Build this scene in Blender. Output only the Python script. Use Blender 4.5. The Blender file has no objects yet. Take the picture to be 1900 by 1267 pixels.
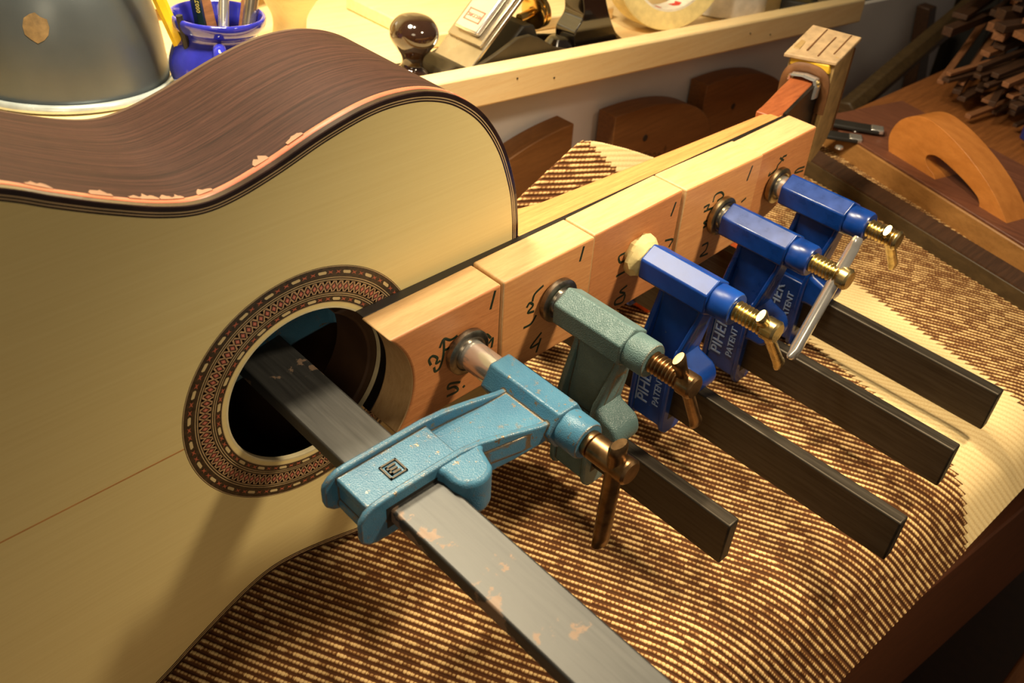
import bpy, math, random
import numpy as np
from mathutils import Vector, Matrix

SC = bpy.context.scene
COL = SC.collection
random.seed(7)
RNG = np.random.default_rng(7)

# ------------------------------------------------------------------ camera
# axes: X along the guitar neck, -Y out of the soundboard, Z across the guitar;
# the origin is the middle of the soundhole.  Lengths below are in millimetres.
cam_d = bpy.data.cameras.new('camera')
cam = bpy.data.objects.new('camera', cam_d)
COL.objects.link(cam)
SC.camera = cam
RC = ((0.727642106, -0.684261104, 0.048204832),
      (-0.405832821, -0.486086148, -0.773963810),
      (0.553025033, 0.543605554, -0.631392362))
m = Matrix.Identity(4)
for i in range(3):
    m[i][0] = RC[0][i]; m[i][1] = -RC[1][i]; m[i][2] = -RC[2][i]
m[0][3], m[1][3], m[2][3] = -0.162864, -0.294953, 0.298140
cam.matrix_world = m
cam_d.sensor_width = 36.0
cam_d.lens = 1694.115 / 1900 * 36.0
cam_d.clip_start = 0.01
cam_d.dof.use_dof = True
cam_d.dof.focus_distance = 0.47
cam_d.dof.aperture_fstop = 15.0

# ------------------------------------------------------------------ light
SC.view_settings.view_transform = 'Standard'
SC.view_settings.look = 'None'
SC.view_settings.gamma = 1.0
SC.view_settings.exposure = 0.0
w = bpy.data.worlds.new('room_light'); SC.world = w
w.use_nodes = True
w.node_tree.nodes['Background'].inputs[0].default_value = (1.0, 0.80, 0.60, 1)
w.node_tree.nodes['Background'].inputs[1].default_value = 0.11


def lamp(name, kind, loc, target, power, color, size, **kw):
    d = bpy.data.lights.new(name, kind)
    d.energy = power; d.color = color
    if kind == 'AREA':
        d.shape = 'DISK'; d.size = size
    else:
        d.shadow_soft_size = size
    for k, v in kw.items():
        setattr(d, k, v)
    o = bpy.data.objects.new(name, d)
    o.location = loc
    o.rotation_euler = (Vector(target) - Vector(loc)).to_track_quat('-Z', 'Y').to_euler()
    COL.objects.link(o)
    return o


lamp('bench_lamp', 'SPOT', (0.16, 0.06, 0.60), (0.16, 0.0, -0.10), 15.0, (1.0, 0.82, 0.55), 0.022,
     spot_size=math.radians(110), spot_blend=0.6)
lamp('front_lamp', 'SPOT', (0.36, -0.36, 0.50), (0.20, -0.06, -0.07), 21.0, (1.0, 0.82, 0.55), 0.04,
     spot_size=math.radians(62), spot_blend=1.0)
lamp('shelf_lamp', 'AREA', (0.10, 0.20, 0.48), (0.26, 0.28, 0.0), 5.2, (1.0, 0.86, 0.60), 0.12)
lamp('added_fill', 'AREA', (-0.75, -0.95, 0.85), (0.1, 0, 0), 3.4, (1.0, 0.80, 0.52), 0.5)  # added soft fill from the front left, no actual lamp there

# ------------------------------------------------------------------ materials
MATS = {}


class NT:
    def __init__(self, name):
        self.m = bpy.data.materials.new(name)
        self.m.use_nodes = True
        self.t = self.m.node_tree
        self.b = self.t.nodes['Principled BSDF']
        MATS[name] = self.m

    def n(self, kind, **kw):
        nd = self.t.nodes.new('ShaderNode' + kind)
        for k, v in kw.items():
            if k.startswith('i_'):
                nd.inputs[k[2:].replace('_', ' ')].default_value = v
            else:
                setattr(nd, k, v)
        return nd

    def l(self, a, b):
        self.t.links.new(a, b)

    def math(self, op, a, b=None, c=None):
        nd = self.t.nodes.new('ShaderNodeMath'); nd.operation = op
        for i, v in enumerate((a, b, c)):
            if v is None:
                continue
            if isinstance(v, (int, float)):
                nd.inputs[i].default_value = v
            else:
                self.l(v, nd.inputs[i])
        return nd.outputs[0]

    def mix(self, f, a, b, mode='MIX'):
        nd = self.t.nodes.new('ShaderNodeMix'); nd.data_type = 'RGBA'; nd.blend_type = mode
        for s, v in ((nd.inputs[0], f), (nd.inputs[6], a), (nd.inputs[7], b)):
            if isinstance(v, (int, float)):
                s.default_value = v
            elif isinstance(v, tuple):
                s.default_value = (*v, 1)
            else:
                self.l(v, s)
        return nd.outputs[2]

    def ramp(self, f, stops):
        nd = self.t.nodes.new('ShaderNodeValToRGB')
        e = nd.color_ramp.elements
        while len(e) < len(stops):
            e.new(0.5)
        for el, (p, c) in zip(e, stops):
            el.position = p
            el.color = (*c, 1) if isinstance(c, tuple) else (c, c, c, 1)
        self.l(f, nd.inputs[0])
        return nd.outputs[0]

    def coord(self, kind='Object', scale=(1, 1, 1), rot=(0, 0, 0)):
        tc = self.n('TexCoord'); mp = self.n('Mapping')
        mp.inputs['Scale'].default_value = scale
        mp.inputs['Rotation'].default_value = rot
        self.l(tc.outputs[kind], mp.inputs[0])
        return mp.outputs[0]

    def noise(self, co, scale, detail=4, rough=0.55, dist=0.0):
        nd = self.n('TexNoise')
        nd.inputs['Scale'].default_value = scale
        nd.inputs['Detail'].default_value = detail
        nd.inputs['Roughness'].default_value = rough
        nd.inputs['Distortion'].default_value = dist
        if co is not None:
            self.l(co, nd.inputs['Vector'])
        return nd.outputs[0]

    def bump(self, h, strength=0.3, dist=0.0004):
        nd = self.n('Bump')
        nd.inputs['Strength'].default_value = strength
        nd.inputs['Distance'].default_value = dist
        self.l(h, nd.inputs['Height'])
        self.l(nd.outputs[0], self.b.inputs['Normal'])

    def col(self, c):
        if isinstance(c, tuple):
            self.b.inputs['Base Color'].default_value = (*c, 1)
        else:
            self.l(c, self.b.inputs['Base Color'])

    def rough(self, r):
        if isinstance(r, (int, float)):
            self.b.inputs['Roughness'].default_value = r
        else:
            self.l(r, self.b.inputs['Roughness'])

    def metal(self, v):
        if isinstance(v, (int, float)):
            self.b.inputs['Metallic'].default_value = v
        else:
            self.l(v, self.b.inputs['Metallic'])


def srgb(r, g, b):
    f = lambda v: ((v / 255 + 0.055) / 1.055) ** 2.4 if v > 10 else v / 255 / 12.92
    return (f(r), f(g), f(b))


def plain(name, c, rough=0.5, metal=0.0, coat=0.0, var=0.12, scale=60.0, bump=0.0):
    t = NT(name)
    co = t.coord()
    n1 = t.noise(co, scale, 5)
    dark = tuple(v * (1 - var * 2) for v in c); lite = tuple(min(1, v * (1 + var)) for v in c)
    t.col(t.ramp(n1, [(0.3, dark), (0.7, lite)]))
    t.rough(t.math('ADD', t.math('MULTIPLY', n1, 0.15), max(0.02, rough - 0.07)))
    t.metal(metal)
    t.b.inputs['Coat Weight'].default_value = coat
    if bump:
        t.bump(t.noise(co, scale * 4, 3), bump)
    return t.m


def wood(name, c1, c2, stretch=(3, 60, 60), scale=6.0, rough=0.45, bump=0.12, coord='Object', rot=(0, 0, 0), pores=0.25, coat=0.0):
    t = NT(name)
    co = t.coord(coord, stretch, rot)
    a = t.noise(co, scale, 6, 0.6, 0.4)
    b = t.noise(co, scale * 7, 3, 0.6)
    base = t.ramp(a, [(0.28, c1), (0.72, c2)])
    pm = t.ramp(b, [(0.36, 1.0), (0.5, 0.0)])
    t.col(t.mix(t.math('MULTIPLY', pm, pores), base, tuple(v * 0.45 for v in c1)))
    t.rough(rough)
    t.b.inputs['Coat Weight'].default_value = coat
    if bump:
        t.bump(b, bump, 0.0003)
    return t.m


wood('spruce', srgb(218, 196, 134), srgb(225, 205, 144), (2.2, 1, 110), 5.0, 0.48, 0.012, pores=0.03)
wood('rosewood', srgb(32, 18, 15), srgb(74, 46, 38), (3.0, 130, 1), 4.0, 0.6, 0.10, coord='UV', pores=0.55)
MATS['rosewood'].node_tree.nodes['Principled BSDF'].inputs['Specular IOR Level'].default_value = 0.12
wood('cedar', srgb(176, 120, 66), srgb(206, 150, 88), (3, 60, 60), 7.0, 0.5, 0.08)
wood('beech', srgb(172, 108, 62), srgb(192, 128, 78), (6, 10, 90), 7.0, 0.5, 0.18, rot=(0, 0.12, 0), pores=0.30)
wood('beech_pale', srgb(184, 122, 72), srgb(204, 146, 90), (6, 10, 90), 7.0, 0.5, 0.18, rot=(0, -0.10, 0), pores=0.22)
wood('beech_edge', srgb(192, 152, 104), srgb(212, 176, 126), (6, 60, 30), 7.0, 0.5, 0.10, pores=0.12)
wood('pine', srgb(238, 204, 146), srgb(248, 222, 170), (2, 40, 40), 6.0, 0.48, 0.05, pores=0.12)
wood('cream_board', srgb(240, 216, 156), srgb(250, 232, 180), (2, 30, 30), 5.0, 0.5, 0.03, pores=0.06)
wood('template_wood', srgb(108, 70, 36), srgb(134, 90, 48), (3, 30, 40), 7.0, 0.5, 0.06, pores=0.2)
wood('bench_wood', srgb(120, 72, 34), srgb(160, 100, 52), (3, 40, 40), 6.0, 0.5, 0.08)
wood('bench_front_wood', srgb(84, 42, 16), srgb(112, 60, 26), (2, 40, 60), 6.0, 0.5, 0.06)
wood('beam_side', srgb(140, 96, 48), srgb(166, 118, 64), (30, 3, 30), 6.0, 0.5, 0.06)
wood('beam_top', srgb(88, 50, 34), srgb(124, 76, 54), (90, 3, 30), 6.0, 0.5, 0.08, pores=0.4)
wood('dark_beam', srgb(60, 46, 26), srgb(84, 66, 40), (30, 3, 30), 6.0, 0.5, 0.06)
wood('handle_wood', srgb(170, 104, 44), srgb(196, 126, 60), (20, 4, 20), 7.0, 0.35, 0.04, pores=0.1)
wood('stick_wood', srgb(110, 70, 44), srgb(156, 106, 70), (4, 60, 60), 6.0, 0.55, 0.08)
wood('stick_dark', srgb(52, 34, 22), srgb(82, 54, 36), (4, 60, 60), 6.0, 0.55, 0.08)
wood('headstock_wood', srgb(128, 66, 34), srgb(158, 88, 48), (6, 40, 40), 9.0, 0.45, 0.06)
plain('ebony', (0.012, 0.009, 0.007), 0.4, var=0.3)
plain('binding_dark', srgb(44, 24, 20), 0.25, coat=0.4, var=0.3)
plain('strip_red', srgb(190, 108, 82), 0.25, coat=0.5, var=0.15)
plain('line_light', srgb(196, 168, 124), 0.4)
plain('rosette_dark', srgb(66, 50, 32), 0.4, var=0.35, scale=400)
plain('rosette_beige', srgb(178, 142, 104), 0.4, var=0.2, scale=300)
plain('tile_black', srgb(34, 20, 16), 0.4)
plain('tile_pink', srgb(170, 92, 74), 0.4)
plain('tile_rose', srgb(198, 128, 108), 0.4)
plain('tile_bone', srgb(208, 184, 134), 0.4)
plain('tile_red', srgb(176, 92, 66), 0.4)
plain('splinter_mat', srgb(158, 118, 90), 0.7)
plain('ink', srgb(26, 40, 24), 0.5)
plain('ink_black', srgb(24, 18, 14), 0.5)
plain('blue_paint', srgb(8, 50, 122), 0.28, coat=0.0, var=0.18, scale=90)
plain('dark_blue_paint', srgb(24, 40, 110), 0.3, coat=0.4)
plain('letter_blue', srgb(140, 164, 206), 0.3)
plain('zinc_gold', (0.62, 0.48, 0.22), 0.28, 1.0, var=0.2, scale=150)
plain('bronze', (0.30, 0.18, 0.085), 0.34, 1.0, var=0.3, scale=120)
plain('chrome', (0.82, 0.80, 0.77), 0.18, 0.85, var=0.02)
plain('steel_pad', (0.34, 0.30, 0.24), 0.34, 1.0, var=0.3, scale=120)
plain('pad_gold', (0.42, 0.34, 0.20), 0.32, 1.0, var=0.25, scale=120)
plain('masking', srgb(226, 208, 146), 0.6, var=0.08, scale=150, bump=0.3)
plain('white_metal', (0.86, 0.84, 0.80), 0.3)
plain('black_gloss', (0.012, 0.008, 0.006), 0.08, coat=1.0)
plain('knob_brown', srgb(46, 28, 18), 0.1, coat=1.0)
plain('cast_iron', srgb(66, 56, 38), 0.5, 0.3, var=0.15)
plain('cap_steel', srgb(176, 166, 148), 0.25, 0.9)
plain('brass', (0.80, 0.52, 0.16), 0.2, 1.0)
plain('dome_grey', srgb(84, 90, 94), 0.32, 0.45, var=0.08, scale=20)
plain('rust', srgb(112, 90, 56), 0.6, var=0.2, scale=200)
plain('rim_light', srgb(190, 200, 200), 0.25, 0.4)
plain('jar_blue', srgb(44, 48, 168), 0.12, coat=1.0, var=0.15)
plain('panel_white', srgb(218, 214, 214), 0.65, var=0.04, scale=8)
plain('yellow_paint', srgb(240, 206, 40), 0.3, coat=0.5)
plain('green_dark', srgb(18, 40, 36), 0.3, coat=0.5)
plain('lettering_gold', srgb(220, 200, 90), 0.3)
plain('card', srgb(160, 130, 82), 0.7, var=0.2, scale=80, bump=0.2)
plain('card_dark', srgb(104, 66, 34), 0.6, var=0.2, scale=80)
plain('card_top', srgb(176, 148, 112), 0.7, var=0.15, scale=120, bump=0.2)
plain('yellow_tape', srgb(226, 180, 48), 0.5, var=0.25, scale=120)
plain('orange_foam', srgb(226, 92, 20), 0.6, var=0.3, scale=70)
plain('red_label', srgb(206, 60, 50), 0.5)
plain('label_red_line', srgb(206, 120, 96), 0.5)
plain('black_matte', (0.014, 0.012, 0.010), 0.6)
plain('red_brown', srgb(96, 40, 26), 0.4)
plain('inner_dark', srgb(70, 46, 26), 0.6)
plain('white_edge', srgb(214, 200, 160), 0.5)
plain('glass_white', srgb(236, 230, 214), 0.3)


def worn_paint(name, c, c2, wear, scale, hammer, rough=0.3, edge=0.985, bare=(132, 118, 98)):
    t = NT(name)
    co = t.coord()
    hm = t.n('TexVoronoi'); hm.inputs['Scale'].default_value = 1500; t.l(co, hm.inputs['Vector'])
    n1 = t.noise(co, scale, 8, 0.7)
    chips = t.ramp(n1, [(wear, 0.0), (wear + 0.03, 1.0)])
    # paint rubbed off along the edges of the casting
    bv = t.n('Bevel'); bv.samples = 6; bv.inputs['Radius'].default_value = 0.0014
    ge = t.n('NewGeometry')
    dp = t.n('VectorMath'); dp.operation = 'DOT_PRODUCT'
    t.l(bv.outputs[0], dp.inputs[0]); t.l(ge.outputs['Normal'], dp.inputs[1])
    dd = t.math('ADD', dp.outputs['Value'], t.math('MULTIPLY', t.math('SUBTRACT', n1, 0.5), 0.16))
    rub = t.ramp(dd, [(edge - 0.02, 1.0), (edge, 0.0)])
    mask = t.math('MAXIMUM', chips, rub)
    n2 = t.noise(co, 45, 4)
    paint = t.ramp(n2, [(0.3, c), (0.7, c2)])
    t.col(t.mix(mask, paint, srgb(*bare)))
    t.metal(t.math('MULTIPLY', mask, 0.6))
    t.rough(rough)
    t.b.inputs['Coat Weight'].default_value = 0.0
    t.b.inputs['Specular IOR Level'].default_value = 0.35
    t.bump(hm.outputs['Distance'], hammer, 0.0004)


worn_paint('teal_paint', srgb(56, 104, 134), srgb(76, 126, 154), 0.62, 150, 0.25, 0.36, 0.985)
worn_paint('hammer_paint', srgb(74, 98, 98), srgb(100, 124, 124), 0.70, 130, 0.6, 0.36, 0.97)
worn_paint('blue_worn', srgb(8, 48, 122), srgb(16, 66, 150), 0.66, 150, 0.03, 0.36, 0.96, (80, 104, 150))


def steel_bar(name, c, c2, stain):
    t = NT(name)
    co = t.coord('Object', (1, 1, 1))
    st = t.coord('Object', (60, 3, 60))
    n1 = t.noise(st, 8, 5)
    n2 = t.noise(co, 38, 7, 0.62)
    base = t.ramp(n1, [(0.3, c), (0.7, c2)])
    k = t.ramp(n2, [(stain, 0.0), (stain + 0.02, 1.0)])
    t.col(t.mix(t.math('MULTIPLY', k, 0.7), base, srgb(140, 112, 88)))
    t.metal(t.math('SUBTRACT', 0.8, t.math('MULTIPLY', k, 0.6)))
    t.rough(t.math('ADD', t.math('MULTIPLY', n1, 0.25), 0.36))
    t.bump(t.noise(co, 160, 4), 0.06)


steel_bar('bar_bright', (0.075, 0.075, 0.073), (0.115, 0.115, 0.111), 0.585)
steel_bar('bar_dark', (0.045, 0.036, 0.026), (0.085, 0.07, 0.052), 0.76)


def rug_mat():
    t = NT('rug_weave')
    tc = t.n('TexCoord'); sp = t.n('SeparateXYZ'); t.l(tc.outputs['UV'], sp.inputs[0])
    X, Y = sp.outputs[0], sp.outputs[1]
    at = t.n('Attribute'); at.attribute_name = 'rib'
    u = at.outputs['Fac']
    P = 0.0038
    uf = t.math('FLOOR', u)
    v = t.math('DIVIDE', t.math('ADD', t.math('MULTIPLY', X, 0.40), t.math('MULTIPLY', Y, 0.917)), P * 0.62)
    rnd = t.n('TexWhiteNoise'); rnd.noise_dimensions = '1D'; t.l(uf, rnd.inputs['W'])
    v2 = t.math('ADD', v, t.math('MULTIPLY', rnd.outputs['Value'], 3.0))
    rib = t.math('ABSOLUTE', t.math('SINE', t.math('MULTIPLY', u, math.pi)))
    kn = t.math('ABSOLUTE', t.math('SINE', t.math('MULTIPLY', v2, math.pi)))
    cell = t.n('TexWhiteNoise'); cell.noise_dimensions = '2D'
    cx = t.n('CombineXYZ'); t.l(uf, cx.inputs[0]); t.l(t.math('FLOOR', t.math('MULTIPLY', v2, 0.45)), cx.inputs[1]); t.l(cx.outputs[0], cell.inputs['Vector'])
    h = t.math('MULTIPLY', t.math('POWER', rib, 1.1), t.math('ADD', 0.72, t.math('MULTIPLY', t.math('POWER', kn, 0.7), 0.28)))
    fz = t.noise(tc.outputs['UV'], 900, 3)
    big = t.noise(tc.outputs['UV'], 14, 3)
    hh = t.math('ADD', h, t.math('MULTIPLY', t.math('SUBTRACT', fz, 0.5), 0.40))
    hh = t.math('ADD', hh, t.math('MULTIPLY', t.math('SUBTRACT', big, 0.5), 0.30))
    hh = t.math('ADD', hh, t.math('MULTIPLY', t.math('SUBTRACT', cell.outputs['Value'], 0.5), 0.34))
    brown = t.ramp(hh, [(0.46, srgb(84, 50, 26)), (0.70, srgb(136, 92, 50)), (1.0, srgb(230, 194, 134))])
    cream = t.ramp(t.math('ADD', t.math('MULTIPLY', h, 0.4), fz), [(0.4, srgb(214, 182, 126)), (0.9, srgb(236, 210, 156))])
    # band of plain cream: stepped edge that follows the ribs
    e0 = t.math('ADD', X, t.math('MULTIPLY', Y, 0.25))
    fr = t.math('SUBTRACT', t.math('FRACT', u), 0.5)
    e = t.math('ADD', e0, t.math('MULTIPLY', fr, -0.0050))
    inband = t.math('MULTIPLY', t.math('GREATER_THAN', e, 0.3785), t.math('LESS_THAN', e, 0.4600))
    t.col(t.mix(inband, brown, cream))
    t.rough(0.85)
    t.b.inputs['Specular IOR Level'].default_value = 0.2
    hb = t.math('MULTIPLY', hh, t.math('SUBTRACT', 1.0, t.math('MULTIPLY', inband, 0.8)))
    t.bump(hb, 0.5, 0.0008)


rug_mat()

# ------------------------------------------------------------------ geometry
MM = 0.001


class G:
    """collects vertices (mm) and faces of one mesh"""

    def __init__(self):
        self.v = []; self.f = []; self.mi = []; self.uv = None

    def add(self, vs, fs, mi=0):
        k = len(self.v)
        self.v += [tuple(p) for p in vs]
        self.f += [tuple(i + k for i in f) for f in fs]
        self.mi += [mi] * len(fs)
        return self

    def box(self, lo, hi, mi=0, rot=None, org=None):
        x0, y0, z0 = lo; x1, y1, z1 = hi
        vs = [Vector(p) for p in ((x0, y0, z0), (x1, y0, z0), (x1, y1, z0), (x0, y1, z0), (x0, y0, z1), (x1, y0, z1), (x1, y1, z1), (x0, y1, z1))]
        if rot is not None:
            o = Vector(org) if org else Vector((0, 0, 0))
            vs = [rot @ (p - o) + o for p in vs]
        return self.add(vs, [(0, 3, 2, 1), (4, 5, 6, 7), (0, 1, 5, 4), (1, 2, 6, 5), (2, 3, 7, 6), (3, 0, 4, 7)], mi)

    def hexa(self, bot, top, mi=0):
        n = len(bot)
        fs = [tuple(range(n))[::-1], tuple(range(n, 2 * n))]
        fs += [(i, (i + 1) % n, n + (i + 1) % n, n + i) for i in range(n)]
        return self.add(list(bot) + list(top), fs, mi)

    def prism(self, poly, axis, lo, hi, mi=0):
        """poly: 2-D points in the two other axes (in xyz order)"""
        def p3(p, h):
            return {'x': (h, p[0], p[1]), 'y': (p[0], h, p[1]), 'z': (p[0], p[1], h)}[axis]
        a = sum(poly[i][0] * poly[(i + 1) % len(poly)][1] - poly[(i + 1) % len(poly)][0] * poly[i][1] for i in range(len(poly)))
        if (a < 0) != (axis == 'y'):
            poly = list(poly)[::-1]
        return self.hexa([p3(p, lo) for p in poly], [p3(p, hi) for p in poly], mi)

    def lathe(self, prof, org, axis, seg=32, mi=0, cap=True, jit=0.0):
        """prof: (radius, distance along axis)"""
        ax = Vector(axis).normalized()
        u = ax.orthogonal().normalized(); w_ = ax.cross(u)
        o = Vector(org)
        vs = []; fs = []
        for r, h in prof:
            for k in range(seg):
                a = 2 * math.pi * k / seg
                rr = r * (1 + (random.uniform(-jit, jit) if jit else 0))
                hh = h + (random.uniform(-jit, jit) * r if jit else 0)
                vs.append(o + ax * hh + (u * math.cos(a) + w_ * math.sin(a)) * rr)
        for i in range(len(prof) - 1):
            for k in range(seg):
                k2 = (k + 1) % seg
                fs.append((i * seg + k, i * seg + k2, (i + 1) * seg + k2, (i + 1) * seg + k))
        if cap:
            fs.append(tuple(range(seg))[::-1])
            fs.append(tuple((len(prof) - 1) * seg + k for k in range(seg)))
        return self.add(vs, fs, mi)

    def cyl(self, a, b, r, r2=None, seg=24, mi=0):
        a = Vector(a); b = Vector(b)
        return self.lathe([(r, 0), (r if r2 is None else r2, (b - a).length)], a, b - a, seg, mi)

    def tube(self, pts, r, seg=8, mi=0, flat=1.0, up=None):
        """tube along a polyline; flat squeezes it along 'up'"""
        P = [Vector(p) for p in pts]
        vs = []; fs = []
        for i, p in enumerate(P):
            d = (P[min(i + 1, len(P) - 1)] - P[max(i - 1, 0)]).normalized()
            if up is not None:
                n = Vector(up); n = (n - d * n.dot(d)).normalized()
            else:
                n = d.orthogonal().normalized() if i == 0 else (n - d * n.dot(d)).normalized()
            bb = d.cross(n)
            for k in range(seg):
                a = 2 * math.pi * k / seg
                vs.append(p + n * math.cos(a) * r * flat + bb * math.sin(a) * r)
        for i in range(len(P) - 1):
            for k in range(seg):
                k2 = (k + 1) % seg
                fs.append((i * seg + k, i * seg + k2, (i + 1) * seg + k2, (i + 1) * seg + k))
        fs.append(tuple(range(seg))[::-1]); fs.append(tuple((len(P) - 1) * seg + k for k in range(seg)))
        return self.add(vs, fs, mi)

    def mesh(self, name, mats):
        me = bpy.data.meshes.new(name)
        me.from_pydata([(x * MM, y * MM, z * MM) for x, y, z in self.v], [], self.f)
        for mm in ([mats] if isinstance(mats, str) else mats):
            me.materials.append(MATS[mm])
        if max(self.mi, default=0):
            me.polygons.foreach_set('material_index', self.mi)
        if self.uv is not None:
            l = me.uv_layers.new(name='UVMap')
            idx = np.empty(len(me.loops), dtype=np.int32); me.loops.foreach_get('vertex_index', idx)
            l.data.foreach_set('uv', np.asarray(self.uv, dtype=np.float32)[idx].ravel())
        return me

    def obj(self, name, mats, parent=None, bevel=0.0, smooth=True, seg=2, ang=35):
        me = self.mesh(name, mats)
        if smooth:
            me.polygons.foreach_set('use_smooth', [True] * len(me.polygons))
            me.set_sharp_from_angle(angle=math.radians(ang))
        me.update()
        o = bpy.data.objects.new(name, me)
        COL.objects.link(o)
        if parent is not None:
            o.parent = parent
        if bevel:
            b = o.modifiers.new('bevel', 'BEVEL'); b.width = bevel * MM; b.segments = seg
            b.limit_method = 'ANGLE'; b.angle_limit = math.radians(30)
        return o


def tag(o, label, cat, group=None):
    o['label'] = label; o['category'] = cat
    if group:
        o['group'] = group
    return o


def thing(name, label, cat, loc=(0, 0, 0), rot=(0, 0, 0), group=None):
    o = bpy.data.objects.new(name, None)
    o.empty_display_size = 0.01
    COL.objects.link(o)
    o.location = tuple(v * MM for v in loc); o.rotation_euler = rot
    return tag(o, label, cat, group)


def struct(o):
    o['kind'] = 'structure'
    return o


def text_obj(name, s, size, ext, mat, parent, mw):
    """raised lettering; size and ext in mm, mw maps text XY (mm) to the parent's space (mm)"""
    cu = bpy.data.curves.new(name, 'FONT'); cu.body = s; cu.size = size * MM; cu.extrude = ext * MM
    cu.align_x = 'CENTER'; cu.align_y = 'CENTER'; cu.resolution_u = 3
    tmp = bpy.data.objects.new('tmp_text', cu); COL.objects.link(tmp)
    dg = bpy.context.evaluated_depsgraph_get()
    me = bpy.data.meshes.new_from_object(tmp.evaluated_get(dg))
    bpy.data.objects.remove(tmp)
    me.name = name; me.materials.clear(); me.materials.append(MATS[mat])
    mt = mw.copy()
    for i in range(3):
        mt[i][3] *= MM
    me.transform(mt)
    o = bpy.data.objects.new(name, me); COL.objects.link(o); o.parent = parent
    return o


def catmull(pts, n=8, closed=False):
    P = np.array(pts, float); N = len(P); out = []
    rng = range(N if closed else N - 1)
    for i in rng:
        if closed:
            a, b, c, d = P[(i - 1) % N], P[i], P[(i + 1) % N], P[(i + 2) % N]
        else:
            a, b, c, d = P[max(i - 1, 0)], P[i], P[i + 1], P[min(i + 2, N - 1)]
        for k in range(n):
            t = k / n
            out.append(0.5 * (2 * b + (c - a) * t + (2 * a - 5 * b + 4 * c - d) * t * t + (3 * b - a - 3 * c + d) * t ** 3))
    if not closed:
        out.append(P[-1])
    return np.array(out)


# ------------------------------------------------------------------ workbench, rug, walls
def rug_base(x):
    """height of the padded rug over the bench (mm)"""
    if x < 50:
        return -131 + 0.20 * (x - 50)
    if x < 400:
        return -131 + 0.08 * (x - 50)
    if x < 440:
        s = (x - 400) / 40
        return -103 + 0.08 * 40 * (s - s * s / 2) - 0.05 * 40 * s * s / 2
    return -102.4 - 0.05 * (x - 440)


def fold_y(x):
    return -191 - 0.13 * (x - 118)


RUG_N = (0.917, -0.40)          # across the ribs, in (x, t)
PITCH = 3.8


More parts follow.
